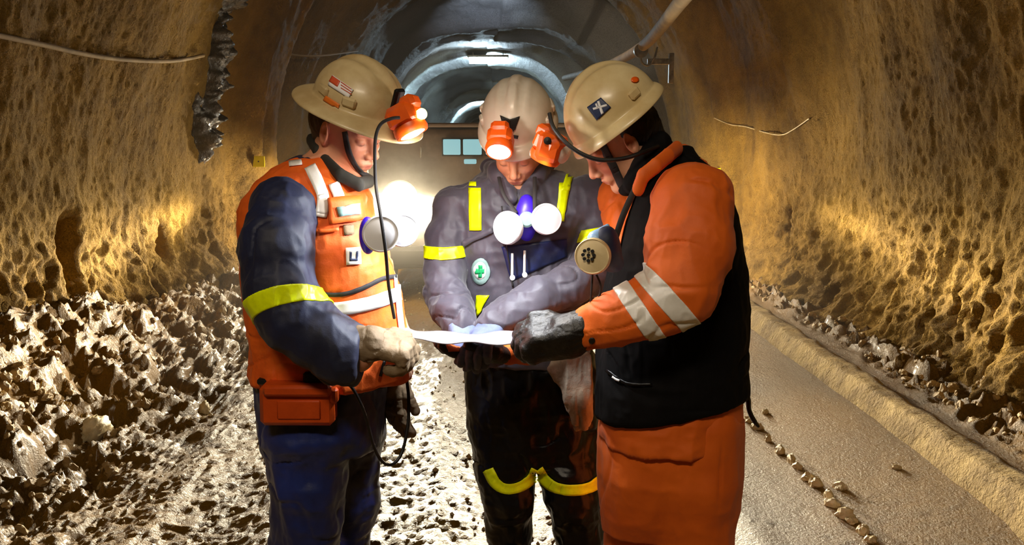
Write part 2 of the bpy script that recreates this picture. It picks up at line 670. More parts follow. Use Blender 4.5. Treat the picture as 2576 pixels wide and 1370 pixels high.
def half_w(Y, side):
    Y = np.asarray(Y, float)
    if side < 0:
        w_ = 3.05 + 0 * Y
        w_ = w_ - 0.17 * sstep(Y, 8.9, 9.5) + 0.42 * sstep(Y, 10.25, 10.5) - 0.16 * sstep(Y, 11.0, 12.2)
        w_ = w_ - 0.25 * sstep(Y, 17.5, 18.2) + 0.15 * sstep(Y, 23, 26)
    else:
        w_ = 2.95 + 0 * Y
        w_ = w_ - 0.17 * sstep(Y, 8.0, 13.6) + 0.55 * sstep(Y, 14.3, 14.7) - 0.25 * sstep(Y, 17.2, 17.6) + 0.12 * sstep(Y, 20.2, 20.6) - 0.2 * sstep(Y, 23.5, 24.0)
    w_ = w_ - 0.35 * sstep(Y, 33, 34.5) - 0.2 * sstep(Y, 48, 50)
    return w_

def cx(Y):
    Y = np.asarray(Y, float)
    return -0.75 * sstep(Y, 13, 26) - 0.8 * sstep(Y, 30, 70)

def roof_h(Y):
    Y = np.asarray(Y, float)
    return 4.45 - 0.35 * sstep(Y, 33, 34.5) + 0.1 * np.sin(Y * 0.9) - 0.22 * sstep(Y, 17.5, 18.2) + 0.1 * sstep(Y, 20.2, 20.6)

def shell(u, Y):
    """u 0..1 around the arch from the left toe to the right toe"""
    px, pz = prof(u)
    wl, wr = half_w(Y, -1), half_w(Y, 1)
    mixr = 0.5 + 0.5 * px
    # the left walls lean out a little at their foot
    w_ = wl * (1 - mixr) + wr * mixr
    x = cx(Y) + px * w_
    z = pz * roof_h(Y) - 0.1
    nx, nz = -px, -(pz - 0.25) * 0.9
    ln = np.hypot(nx, nz) + 1e-9
    nx, nz = nx / ln, nz / ln
    p = np.stack([x, Y, z], 1)
    low = sstep(-z, -1.7, -0.2)
    d = 0.10 * fbm(p * [0.55, 0.75, 0.30], 2) + 0.035 * fbm(p * [2.2, 2.6, 1.0] + 5, 2)
    d += 0.018 * fbm(p * [7, 8, 4.5], 3) * (0.5 + 1.3 * low)
    d += low * 0.055 * ridged(p * [5.0, 5.5, 4.0] + 3, 3)
    d += 0.011 * fbm(p * [24, 27, 15], 2) * (0.8 + 1.3 * low)
    # sagging drapes in the sprayed concrete of the right wall
    d += np.where(px > 0, 0.10 * np.sin(Y * 2.1 + 0.6 * z) * sstep(z, 0.6, 1.6) * (Y > 2), 0)
    # ragged toe: spills inward near the floor
    d += (0.42 + 0.16 * vnoise(p * [1, 1.3, 1])) * np.clip(1 - z / 0.75, 0, 1) ** 1.6 * np.where(px < 0, 1.0, 0.62)
    # pits
    for (yc, zc, rr, sd, dep) in ((4.78, 1.70, 0.055, 1, 0.22), (4.68, 1.50, 0.035, 1, 0.18), (4.66, 2.20, 0.05, 1, 0.2), (9.65, 1.75, 0.12, -1, 0.25),
                                  (10.75, 2.6, 0.22, -1, 0.2), (14.75, 2.25, 0.25, 1, 0.2), (7.2, 0.75, 0.10, -1, 0.15), (5.6, 0.85, 0.12, -1, 0.2), (8.6, 0.8, 0.10, 1, 0.15)):
        q = np.hypot((Y - yc) / rr, (z - zc) / (rr * 2.2))
        d -= dep * np.exp(-q ** 4) * (np.sign(px) == sd)
    return p + np.stack([nx * d, 0 * d, nz * d], 1)

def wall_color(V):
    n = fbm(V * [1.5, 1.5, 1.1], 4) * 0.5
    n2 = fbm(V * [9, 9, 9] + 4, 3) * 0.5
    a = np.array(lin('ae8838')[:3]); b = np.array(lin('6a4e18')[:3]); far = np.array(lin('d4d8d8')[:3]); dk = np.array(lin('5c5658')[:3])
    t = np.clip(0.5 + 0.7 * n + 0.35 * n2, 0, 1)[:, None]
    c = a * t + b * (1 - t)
    # far walls grey, paled for the roof lamps' glow, with random dark patches
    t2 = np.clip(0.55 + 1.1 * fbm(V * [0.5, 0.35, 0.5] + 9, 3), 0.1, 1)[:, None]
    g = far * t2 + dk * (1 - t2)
    # shade put into the colour: darker brown between the near walls and the pale stretch
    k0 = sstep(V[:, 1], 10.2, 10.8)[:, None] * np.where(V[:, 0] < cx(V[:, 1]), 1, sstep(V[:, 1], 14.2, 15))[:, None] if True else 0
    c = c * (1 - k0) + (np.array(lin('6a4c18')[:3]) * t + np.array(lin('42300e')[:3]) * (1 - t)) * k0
    roof_glow = np.array(lin('a09c9c')[:3]) * t2 + np.array(lin('565054')[:3]) * (1 - t2)  # roof greyed and lightened here to carry the lamp's lit patch
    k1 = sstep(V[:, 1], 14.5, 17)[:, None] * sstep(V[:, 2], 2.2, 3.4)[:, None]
    c = c * (1 - k1) + roof_glow * k1
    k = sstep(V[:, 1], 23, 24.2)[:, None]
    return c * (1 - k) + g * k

Ys = [-5.0, -4, -3, -2, -1, 0, 0.7, 1.3, 1.8]
y = 2.2
while y < 76:
    Ys.append(y)
    y += max(0.016, y * y * 0.00045)
Ys = np.array(Ys)

def shell_part(name, u0, u1, nu):
    us = np.linspace(u0, u1, nu)
    U, YY = np.meshgrid(us, Ys, indexing='ij')
    V = shell(U.ravel(), YY.ravel())
    ny = len(Ys)
    i, j = np.meshgrid(np.arange(nu - 1), np.arange(ny - 1), indexing='ij')
    a = (i * ny + j).ravel()
    Q = np.stack([a, a + ny, a + ny + 1, a + 1], 1)
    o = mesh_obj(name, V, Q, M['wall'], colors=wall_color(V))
    tag(o, kind='structure')
    KEEP[o.name] = (V, Q)
    return o

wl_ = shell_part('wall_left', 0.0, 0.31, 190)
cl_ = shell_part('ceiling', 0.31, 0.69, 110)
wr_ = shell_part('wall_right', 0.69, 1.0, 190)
# far end of the tunnel: the drift bends away, closed by its outer wall
mb = MB(); mb.box((-1.6, 76.3, 2.2), (9, 0.6, 6))
tag(mb.build('wall_back', M['wall'], smooth=False), kind='structure')
mb = MB(); mb.box((0, -5.4, 2.2), (9, 0.6, 6))
tag(mb.build('wall_front', M['wall'], smooth=False), kind='structure')

# floor ---------------------------------------------------------------
def floor_z(x, y):
    p = np.stack([x, y, 0 * x], 1)
    # y is squeezed less than x: tyre ruts run along the tunnel
    wob = 0.12 * vnoise(np.stack([0 * x, y * 0.35, 0 * x], 1))
    z = 0.035 * fbm(p * [1.0, 0.5, 1], 2)
    for rx in (-1.35, -0.15, 0.62):
        z -= 0.035 * np.exp(-((x - rx - wob) / 0.17) ** 2)
        z += 0.018 * np.exp(-((np.abs(x - rx - wob) - 0.27) / 0.08) ** 2)
    rough = 0.25 + 0.9 * sstep(-x, -1.1, 0.4) + 0.3 * sstep(x, 1.0, 1.4) * 0
    z += rough * (0.006 * fbm(p * [7, 5, 1], 2) + 0.005 * ridged(p * [24, 17, 1], 2) + 0.006 * vnoise(p * [52, 40, 1]))
    # berm of muck at the left wall
    z += (0.34 + 0.22 * vnoise(p * [1, 1.1, 1])) * sstep(-x, 2.0, 2.9) + sstep(-x, 1.7, 2.3) * (0.06 * ridged(p * [4.5, 4, 1], 3) + 0.03 * fbm(p * [14, 11, 1], 2))
    bm = sstep(-x, 1.55, 2.15)
    z += bm * (-0.055 * sstep(vnoise(p * [8, 6, 1] + 7), 0.12, 0.45) + 0.020 * ridged(p * [24, 17, 1] + 2, 2))
    # behind the kerb: raised, strewn strip
    z += np.where(x > 2.2, 0.07 + 0.09 * sstep(x, 2.35, 2.6) * np.abs(ridged(p * [6, 6, 1], 3)), 0)
    return z

def floor_color(V):
    n = fbm(V * [1.2, 0.9, 1], 3) * 0.5
    t = np.clip(0.5 + n, 0, 1)[:, None]
    return np.array(lin('966c14')[:3]) * t + np.array(lin('563c0a')[:3]) * (1 - t)

xs = np.concatenate([np.linspace(-3.6, -1.6, 230), np.linspace(-1.59, 2.1, 210), np.linspace(2.12, 3.4, 80)])
yf = [-5, -4, -3, -2, -1, 0, 1.0, 1.8]
y = 2.2
while y < 76:
    yf.append(y); y += max(0.014, y * y * 0.0011)
yf = np.array(yf)
X, Y_ = np.meshgrid(xs, yf, indexing='ij')
X2 = X.ravel() + cx(Y_.ravel())
V = np.stack([X2, Y_.ravel(), floor_z(X.ravel(), Y_.ravel())], 1)
ny = len(yf)
i, j = np.meshgrid(np.arange(len(xs) - 1), np.arange(ny - 1), indexing='ij')
a = (i * ny + j).ravel()
Q = np.stack([a, a + ny, a + ny + 1, a + 1], 1)
fl = mesh_obj('floor', V, Q, M['floor'], colors=floor_color(V)); tag(fl, kind='structure')
KEEP[fl.name] = (V, Q)
bv_floor = bvh_of(fl)
bv_wl, bv_wr, bv_ceil = bvh_of(wl_), bvh_of(wr_), bvh_of(cl_)

# kerb ----------------------------------------------------------------
yk = np.arange(2.0, 16, 0.035)
prof_k = [(2.03, -0.1), (2.045, 0.0), (2.06, 0.05), (2.085, 0.10), (2.105, 0.142), (2.115, 0.152), (2.14, 0.155), (2.20, 0.152), (2.24, 0.148), (2.25, 0.12), (2.25, -0.1)]
V, F = [], []
for yy in yk:
    for (kx, kz) in prof_k:
        V.append((kx, yy, kz))
V = np.array(V)
V[:, 0] += 0.010 * fbm(V * [6, 6, 6], 3); V[:, 2] += 0.010 * fbm(V * [7, 7, 7] + 3, 3)
np_ = len(prof_k)
F = [(r * np_ + c, r * np_ + c + 1, (r + 1) * np_ + c + 1, (r + 1) * np_ + c) for r in range(len(yk) - 1) for c in range(np_ - 1)]
o = mesh_obj('kerb', V, np.array(F), M['concrete']); tag(o, kind='structure')

# loose rubble along the feet of the walls (nobody could count it) ----
def rock_blob(c, r, seed, n=1):
    """a small angular stone: a jittered subdivided octahedron"""
    rr = np.random.default_rng(seed)
    v = np.array([(1, 0, 0), (-1, 0, 0), (0, 1, 0), (0, -1, 0), (0, 0, 1), (0, 0, -1)], float)
    f = [(0, 2, 4), (2, 1, 4), (1, 3, 4), (3, 0, 4), (2, 0, 5), (1, 2, 5), (3, 1, 5), (0, 3, 5)]
    for _ in range(n):
        mid = {}; v = list(v); nf = []
        def m_(a, b):
            k = (min(a, b), max(a, b))
            if k not in mid:
                q = (np.array(v[a]) + np.array(v[b])); q /= np.linalg.norm(q)
                mid[k] = len(v); v.append(q)
            return mid[k]
        for (a, b, c_) in f:
            ab, bc, ca = m_(a, b), m_(b, c_), m_(c_, a)
            nf += [(a, ab, ca), (ab, b, bc), (ca, bc, c_), (ab, bc, ca)]
        f = nf
    v = np.array(v)
    v = v * (0.78 + 0.44 * rr.random((len(v), 1))) * (0.6 + 0.8 * rr.random(3)) * r
    a = rr.random() * 6.28
    Rz = np.array([[math.cos(a), -math.sin(a), 0], [math.sin(a), math.cos(a), 0], [0, 0, 1]])
    return v @ Rz.T + np.array(c), f

def drop(bv, x, y, z0=1.2):
    loc, nor, _, _ = bv.ray_cast(Vector((x, y, z0)), Vector((0, 0, -1)))
    return loc.z if loc else 0.0

for side in (-1, 1):
    mb = MB()
    for k in range(650 if side < 0 else 380):
        y = 3.2 + 7.5 * random.random() ** 1.4
        if side < 0:
            x = -1.95 - 0.85 * random.random() ** 0.8
        else:
            x = 2.45 + 0.4 * random.random()
        r = 0.008 + 0.028 * random.random() ** 2.6
        z = drop(bv_floor, x, y)
        v, f = rock_blob((x, y, z + r * 0.25), r, k + (5000 if side > 0 else 0), 2)
        mb.add(v, f)
    o = mb.build('rubble', M['muck'], smooth=False)
    tag(o, 'pale broken rubble strewn along the foot of the left wall' if side < 0 else 'pale broken rubble strewn between the kerb and the right wall',
        'rubble', kind='stuff')
mb = MB()
for k in range(1700):
    y = 3.0 + 7.0 * random.random() ** 1.3
    x = random.uniform(-1.9, 0.9)
    r = 0.004 + 0.012 * random.random() ** 3
    z = drop(bv_floor, x, y)
    v, f = rock_blob((x, y, z + r * 0.3), r, 9000 + k, 0)
    mb.add(v, f)
tag(mb.build('gravel', M['stone'], smooth=False), 'fine grit scattered over the muddy tunnel floor', 'gravel', kind='stuff')

# the row of larger stones on the right of the floor
stones = [(1884, 1060, 13), (1905, 1078, 12), (1932, 1110, 10), (1962, 1140, 13), (1990, 1162, 15), (2006, 1178, 12), (2033, 1205, 13), (2052, 1222, 15),
          (2083, 1252, 14), (2092, 1272, 16), (2126, 1300, 16), (2142, 1312, 13), (2170, 1340, 13), (1925, 1040, 9), (2256, 1178, 9), (2114, 1228, 11), (2190, 1362, 12)]
def floor_at(px, py):
    loc, nor = hit(bv_floor, px, py)
    return loc
for k, (px, py, r) in enumerate(stones):
    L = floor_at(px, py)
    if L is None: continue
    rw = R(r, L.y) * 1.15
    v, f = rock_blob((L.x, L.y, L.z + rw * 0.35), rw, 300 + k, 2)
    o = mesh_obj('stone', v, f, M['stone'], smooth=False)
    tag(o, 'small pale stone in the broken line of stones beside the right kerb', 'stone', 'line of stones on the floor')
# two larger rocks in the muck at the left
for (px, py, r, lb) in ((240, 1095, 34, 'large pale rock at the foot of the left wall'), (935 - 420, 1035, 16, 'fist-sized rock lying on the open floor left of the orange-vested worker')):
    L = floor_at(px, py)
    if L is None: L = Vector(P(px, py, 4.4))
    rw = R(r, L.y)
    v, f = rock_blob((L.x, L.y, L.z + rw * 0.4), rw, 77 + px, 3)
    tag(mesh_obj('rock', v, f, M['stone']), lb, 'rock')

# dark exposed seam of rock on the left wall --------------------------
ys = np.linspace(7.45, 8.85, 80); zs = np.linspace(1.15, 3.95, 150)
V = []
for yy in ys:
    for zz in zs:
        V.append((0, yy, zz))
V = np.array(V)
d = 0.10 * ridged(V * [1, 7, 4] + 2, 4) + 0.04 * fbm(V * [1, 22, 16], 2)
width = 0.13 + 0.08 * vnoise(V * [0, 0, 2.2]) + 0.12 * np.exp(-((V[:, 2] - 2.1) / 0.35) ** 2)
ctr = 8.12 + 0.10 * vnoise(V * [0, 0, 1.3] + 4)
edge = np.clip(1 - np.abs(V[:, 1] - ctr) / (width + 0.10), -0.6, 1)
endf = np.clip((V[:, 2] - 1.2) / 0.4, 0, 1)
for n_, (yy, zz) in enumerate(V[:, 1:]):
    loc, nor, _, _ = bv_wl.ray_cast(Vector((0, yy, zz)), Vector((-1, 0, 0)))
    V[n_, 0] = (loc.x if loc else -3.0)
V[:, 0] += -0.14 + (0.17 + d) * np.clip(edge * 2.0, -0.5, 1) * endf
i, j = np.meshgrid(np.arange(len(ys) - 1), np.arange(len(zs) - 1), indexing='ij')
a = (i * len(zs) + j).ravel()
Q = np.stack([a, a + 1, a + len(zs) + 1, a + len(zs)], 1)
keep = (edge[Q].max(1) > -0.4)
o = mesh_obj('rock_seam', V, Q[keep], M['rock'], smooth=False)
tag(o, 'dark wet ragged seam of bare rock breaking through the left wall', 'rock')

# cables, wires and the pipe ------------------------------------------
def wall_pt(bv, px, py, off=0.03):
    loc, nor = hit(bv, px, py)
    if loc is None: return None
    d = (CAMP - loc); d.normalize()
    if nor.dot(d) < 0: nor = -nor
    return np.array(loc + nor * off)

pts = [wall_pt(bv_wl, px, py, 0.05) for px, py in ((-30, 85), (90, 112), (200, 132), (310, 144), (420, 147), (500, 137))]
pts = [p for p in pts if p is not None]
o = MB().tube(pts, [0.016] * len(pts), n=10).build('cable', M['pipe'])
tag(o, 'thick dusty cable sagging along the left wall up to the dark rock seam', 'cable')
pts = [P(px, py, Yd) for px, py, Yd in ((560, 55, 9.2), (620, 98, 9.7), (700, 130, 10.6), (790, 141, 11.6), (900, 128, 13.4))]
o = MB().tube(pts, [0.012] * 5, n=8).build('cable', M['cable'])
tag(o, 'thin slack wire hanging in the dark recess right of the rock seam', 'cable')
pts = [wall_pt(bv_wr, px, py, 0.02) for px, py in ((1800, 296), (1840, 312), (1880, 318), (1930, 333), (1970, 338), (2000, 325), (2040, 296))]
pts = [p for p in pts if p is not None]
o = MB().tube(pts, [0.006] * len(pts), n=6, smooth_n=5).build('wire', M['stone'])
tag(o, 'pale frayed wire end stuck out of the right wall', 'wire')

pipe_pts = [P(px, py, Yd) for px, py, Yd in ((1800, -90, 6.3), (1716, 0, 7.4), (1668, 62, 8.6), (1622, 112, 10.2), (1560, 150, 12.2), (1490, 178, 15.0), (1420, 196, 19.0))]
o = empty('pipe', pipe_pts[3], 'dusty service pipe running along the upper right of the tunnel on a bracket', 'pipe')
MB().tube(pipe_pts, [0.062, 0.064, 0.064, 0.064, 0.062, 0.06, 0.06], n=18, smooth_n=8).build('pipe_run', M['pipe'], o)
b0 = P(1612, 128, 10.35)
MB().lathe(b0, pipe_pts[4] - pipe_pts[3], [(0.085, -0.03), (0.085, 0.03), (0.066, 0.03), (0.066, -0.03)], n=20).build('pipe_clamp', M['steel'], o)
mb = MB(); mb.tube([b0 + [0, 0, -0.06], b0 + [0.02, 0, -0.14], b0 + [0.1, 0.02, -0.17], b0 + [0.17, 0.02, -0.08], b0 + [0.2, 0.02, 0.05]], 0.013, n=8)
mb.build('hook', M['steel'], o)
mb = MB(); mb.box(b0 + [0.24, 0.05, -0.12], (0.30, 0.03, 0.07), bev=0.006); mb.box(b0 + [0.38, 0.05, -0.2], (0.06, 0.05, 0.36), bev=0.006)
mb.build('bracket', M['steel'], o)

# yellow marker plates
for (px, py, bv, lb, s_) in ((643, 404, bv_wl, 'small yellow marker plate on the left wall behind the orange-vested worker', 1), (1813, 432, bv_wr, 'small yellow marker plate on the right wall behind the black-vested worker', 1)):
    p = wall_pt(bv, px, py, 0.05)
    mb = MB()
    mb.box(p, (0.135, 0.012, 0.12), bev=0.004)
    o = empty('marker_plate', p, lb, 'marker')
    mb.build('plate', M['yellow_plate'], o, smooth=False)
    MB().lathe(p + [0, -0.006, 0], (0, -1, 0), [(0.008, 0), (0.008, 0.006), (0, 0.008)], n=10).build('screw', M['steel'], o)

# tunnel roof lamps (long tubes in the roof), bluish white
def roof_lamp(px, py, Yd, label, energy, wpx):
    p = P(px, py, Yd)
    loc, nor, _, _ = bv_ceil.ray_cast(Vector(p), Vector((0, 0, 1)))
    top = loc.z if loc else p[2] + 0.3
    o = empty('roof_lamp', p, label, 'lamp', None)
    wd = R(wpx, Yd)
    mb = MB(); mb.box(p + [0, 0, 0.09], (wd + 0.1, 0.34, 0.06), bev=0.01); mb.build('housing', M['steel'], o)
    m_ = mat('lit_tube', 'ffffff', emit='d8f2ff', estr=energy * 0.33)
    mb = MB()
    mb.tube([p + [-wd / 2, 0, -0.02], p + [wd / 2, 0, -0.02]], 0.09, n=12, smooth_n=1); mb.build('tube', m_, o)
    for sx in (-0.4, 0.4):
        mb = MB()
        mb.tube([p + [sx * wd, 0, 0.1], np.array([p[0] + sx * wd, p[1], top + 0.05])], 0.012, n=6, smooth_n=1)
        mb.build('hanger', M['steel'], o)
    return p
l1 = roof_lamp(1228, 150, 24.5, 'nearer glowing bluish roof lamp in the lit part of the tunnel', 90, 92)
l2 = roof_lamp(1212, 252, 45.0, 'farther glowing roof lamp deep in the tunnel behind the middle helmet', 90, 55)
_a = light('AREA', 'roof_lamp_beam', l1 + np.array([0, 0, -0.15]), 260, (0.62, 0.88, 1.0), target=l1 + np.array([0, 0.6, -3]), size=1.1, size_y=0.3)
_a.data.spread = math.radians(95)
light('SPOT', 'roof_lamp_glow', l1 + np.array([0, 0.1, -0.2]), 1500, (0.60, 0.88, 1.0), target=l1 + np.array([0, 3.0, -1.2]), size=0.12, spot=172, blend=0.4)
light('POINT', 'roof_lamp_glow', l2 + np.array([0, -0.3, -0.25]), 900, (0.60, 0.88, 1.0), size=0.12)

light('SPOT', 'roof_lamp_glow', l1 + np.array([0, -0.25, -0.35]), 1700, (0.66, 0.88, 1.0), target=l1 + np.array([-0.4, -4.0, 0.9]), size=0.15, spot=85, blend=1.0)
l0 = roof_lamp(1245, -38, 15.4, 'bluish roof lamp just above the top edge of the picture', 40, 70)
light('SPOT', 'roof_lamp_glow', l0 + np.array([0, 0.35, -0.5]), 520, (0.66, 0.86, 1.0), target=l0 + np.array([-0.3, 3.2, 0.5]), size=0.15, spot=80, blend=1.0)
# housings for the added warm fill lamps, out of view (their light was set at the top)
for lp, lb in (((-0.6, -0.9, 3.82), 'added warm fill lamp above and behind the photographer'), ((-0.2, 10.6, 3.92), 'added warm fill lamp above the parked vehicle')):
    lp = np.array(lp)
    o = empty('roof_lamp', lp, lb, 'lamp')
    mb = MB(); mb.box(lp + [0, 0, 0.06], (1.4, 0.42, 0.07), bev=0.01); mb.build('housing', M['steel'], o)

# ================================================================== THE VEHICLE BEHIND
M['veh'] = mat('dusty_vehicle_paint', '8d7866', rough=0.5, col2='6f5a48', nscale=3, bump=0.15, bscale=25, spec=0.4)
M['vehd'] = mat('vehicle_rubber', '2c2622', rough=0.7)
M['teal_glow'] = mat('glowing_teal_glass', '6f8e92', rough=0.15, emit='8fc6cf', estr=0.8)  # teal glow put into the panes themselves, no lamp behind them
M['lens'] = mat('headlight_lens', 'ffffff', emit='fff4dc', estr=60)
M['chrome'] = mat('lamp_rim', 'c8c0b0', rough=0.25, metal=0.9)
veh = empty('utility_vehicle', (-0.45, VEH_Y, 0.0), 'boxy dusty mine utility vehicle with burning headlights parked behind the workers', 'vehicle')
x0, x1 = -1.62, 1.02
roof_z = P(1140, 312, VEH_Y)[2]
s = SDF()
s.box(((x0 + x1) / 2, VEH_Y + 1.6, 1.02), ((x1 - x0) / 2, 1.55, 0.74), rd=0.09)
s.box(((x0 + x1) / 2, VEH_Y + 1.75, 0.6), ((x1 - x0) / 2 - 0.02, 1.75, 0.34), rd=0.06, k=0.04)
sdf_obj('body', s, M['veh'], veh, vox=0.03)
mb = MB(); mb.box(((x0 + x1) / 2, VEH_Y + 1.4, roof_z - 0.01), (x1 - x0 + 0.1, 2.9, 0.045), bev=0.015); mb.build('roof_panel', M['veh'], veh)
wa, wb = P(1115, 352, VEH_Y), P(1160, 388, VEH_Y)
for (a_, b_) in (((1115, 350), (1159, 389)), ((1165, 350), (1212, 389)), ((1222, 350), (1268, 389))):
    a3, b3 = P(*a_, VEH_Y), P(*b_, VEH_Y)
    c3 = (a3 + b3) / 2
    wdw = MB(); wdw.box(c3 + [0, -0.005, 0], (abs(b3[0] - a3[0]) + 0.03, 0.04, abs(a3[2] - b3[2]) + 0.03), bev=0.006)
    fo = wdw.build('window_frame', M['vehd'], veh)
    g = MB(); g.box(c3 + [0, -0.02, 0], (abs(b3[0] - a3[0]), 0.03, abs(a3[2] - b3[2])), bev=0.008); g.build('pane', M['teal_glow'], fo)
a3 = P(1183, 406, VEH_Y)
mb = MB(); mb.box(a3 + [0, -0.01, 0], (0.13, 0.04, 0.05), bev=0.008); mb.build('reflection_spot', M['teal_glow'], veh)  # glowing box standing in for a small teal reflection
for h_ in (HEAD1, HEAD2):
    c_ = np.array(h_)
    rim = MB(); rim.lathe(c_ + [0, 0.3, 0], (0, -1, 0), [(0.17, 0), (0.18, 0.16), (0.19, 0.22), (0.173, 0.22)], n=28); ro = rim.build('headlight', M['chrome'], veh)
    ln_ = MB(); ln_.lathe(c_ + [0, 0.08, 0], (0, -1, 0), [(0.172, 0), (0.15, 0.025), (0.07, 0.045), (0, 0.05)], n=28); ln_.build('lens', M['lens'], ro)
mb = MB(); mb.box(((x0 + x1) / 2, VEH_Y - 0.12, 0.42), (x1 - x0 - 0.1, 0.2, 0.22), bev=0.04); mb.build('bumper', M['vehd'], veh)
for sp, sg in ((SIDE1, -1), (SIDE2, 1)):
    mb = MB(); mb.box(sp + [-sg * 0.02, 0, 0], (0.1, 0.16, 0.12), bev=0.015); mb.box(sp + [sg * 0.10, 0, 0.10], (0.30, 0.30, 0.015), bev=0.004); lo_ = mb.build('unseen_flank_lamp', M['vehd'], veh)  # hood plate added over each lamp to keep its light low
    mb = MB(); mb.box(sp + [sg * 0.032, 0, 0], (0.01, 0.12, 0.08), bev=0.004); mb.build('lens', M['lens'], lo_)
mb = MB()
for k in range(6):
    mb.box(((x0 + x1) / 2, VEH_Y - 0.06, 0.66 + k * 0.075), (1.1, 0.05, 0.03), bev=0.006)
mb.build('grille', M['vehd'], veh)
for wx in (x0 + 0.14, x1 - 0.14):
    for wy in (VEH_Y + 0.62, VEH_Y + 2.6):
        mb = MB(); mb.lathe((wx - 0.14, wy, 0.36), (1, 0, 0), [(0.2, 0.02), (0.33, 0.0), (0.385, 0.05), (0.385, 0.23), (0.33, 0.28), (0.2, 0.26)], n=30)
        mb.build('wheel', M['vehd'], veh)
mb = MB(); mb.box(P(1058, 383, VEH_Y - 0.02), (0.02, 0.03, 0.12), bev=0.005); mb.build('badge_plate', M['chrome'], veh)

# dust haze hanging in the beam of the headlights ---------------------
hz = MB(); hz.box((-0.05, 8.0, 1.72), (4.0, 7.6, 2.9))
hm = bpy.data.materials.new('dust_haze'); hm.use_nodes = True
nt = hm.node_tree; nt.nodes.clear()
vo = nt.nodes.new('ShaderNodeVolumeScatter'); oo = nt.nodes.new('ShaderNodeOutputMaterial')
vo.inputs['Color'].default_value = (1, 0.9, 0.75, 1); vo.inputs['Density'].default_value = 0.022; vo.inputs['Anisotropy'].default_value = 0.35
nt.links.new(vo.outputs[0], oo.inputs['Volume'])
geo = nt.nodes.new('ShaderNodeNewGeometry')
dst = nt.nodes.new('ShaderNodeVectorMath'); dst.operation = 'DISTANCE'
dst.inputs[1].default_value = tuple(HEAD1 + np.array([0.1, -0.7, -0.05]))
nt.links.new(geo.outputs['Position'], dst.inputs[0])
mr = nt.nodes.new('ShaderNodeMapRange'); mr.interpolation_type = 'SMOOTHSTEP'
mr.inputs['From Min'].default_value = 0.0; mr.inputs['From Max'].default_value = 0.95
mr.inputs['To Min'].default_value = 0.20; mr.inputs['To Max'].default_value = 0.005  # haze thickened round one headlight to shape its glow
nt.links.new(dst.outputs['Value'], mr.inputs['Value'])
nt.links.new(mr.outputs['Result'], vo.inputs['Density'])
ho = hz.build('dust_haze', hm, smooth=False)
tag(ho, 'thin dust haze lit by the vehicle headlights behind the workers', 'haze', kind='stuff')

# ================================================================== THE WORKERS
M['skin'] = mat('skin', 'c98c6c', rough=0.5, attr='Col', bump=0.25, bscale=160, bdist=0.002)
M['hair'] = mat('black_hair', '14100e', rough=0.55, bump=0.8, bscale=120, bdist=0.006, stretch=(1, 1, 0.25))
M['hair_g'] = mat('greying_hair', '4a3a30', rough=0.6, bump=0.8, bscale=120, bdist=0.004, stretch=(1, 1, 0.25))
M['navy'] = mat('navy_twill', '101a40', rough=0.62, col2='080e28', nscale=5, bump=0.25, bscale=300, bdist=0.001, bump2=0.35, b2scale=16, sheen=0.05)
M['navy2'] = mat('navy_trousers', '1a2e78', rough=0.45, col2='0a1230', nscale=4, bump=0.25, bscale=280, bdist=0.001, bump2=0.5, b2scale=12, sheen=0.08)
M['charcoal'] = mat('charcoal_coverall', '4c4854', rough=0.6, col2='332f3a', nscale=5, bump=0.25, bscale=280, bdist=0.001, bump2=0.4, b2scale=15, sheen=0.2)
M['blackoil'] = mat('black_waterproof', '050506', rough=0.36, col2='0a090c', nscale=5, bump=0.2, bscale=160, bdist=0.001, bump2=0.6, b2scale=12, spec=0.3)
M['orange'] = mat('orange_twill', 'e4680a', rough=0.65, col2='d05806', nscale=4, bump=0.25, bscale=300, bdist=0.001, bump2=0.35, b2scale=14, sheen=0.05)
M['vest_o'] = mat('orange_vest', 'ee6a18', rough=0.6, col2='d45410', nscale=7, bump=0.4, bscale=220, bdist=0.0015, bump2=0.3, b2scale=16)
M['vest_b'] = mat('black_vest', '050404', rough=0.85, col2='0a0808', nscale=6, bump=0.2, bscale=240, bdist=0.001, bump2=0.3, b2scale=12, spec=0.15)
M['lime'] = mat('lime_reflective_tape', 'e8fa00', rough=0.4, col2='d8ea00', nscale=60, bump=0.3, bscale=180, bdist=0.001)
M['silver'] = mat('silver_reflective_tape', 'f2f0ea', rough=0.35, col2='dcd8d0', nscale=12, bump=0.2, bscale=160, bdist=0.001)
M['helm'] = mat('dusty_cream_helmet', 'cdb98c', rough=0.42, col2='b09668', nscale=9, bump=0.1, bscale=60, bdist=0.001, coat=0.15)
M['helmw'] = mat('white_helmet', 'ddd2c2', rough=0.35, col2='c8b8a2', nscale=7, bump=0.08, bscale=60, bdist=0.001, coat=0.2)
M['helmr'] = mat('cream_helmet', 'e2cfa0', rough=0.38, col2='c9b07c', nscale=8, bump=0.08, bscale=60, bdist=0.001, coat=0.2)
M['lamp_o'] = mat('orange_lamp_housing', 'f26414', rough=0.4, col2='e25410', nscale=20)
M['lens_on'] = mat('cap_lamp_glow', 'ffffff', emit='fff8ee', estr=14)
M['lens_y'] = mat('cap_lamp_glow_yellow', 'fff0a0', emit='fff078', estr=7)
M['black'] = mat('black_rubber', '0c0a0a', rough=0.5)
M['strap'] = mat('dark_webbing', '221e1e', rough=0.75, bump=0.4, bscale=300, bdist=0.001)
M['tan'] = mat('tan_leather', '8a7458', rough=0.75, col2='6c583e', nscale=12, bump=0.5, bscale=120, bdist=0.002, bump2=0.4, b2scale=25)
M['bglove'] = mat('black_leather', '14110e', rough=0.45, col2='0b0908', nscale=14, bump=0.5, bscale=90, bdist=0.003, bump2=0.5, b2scale=26)
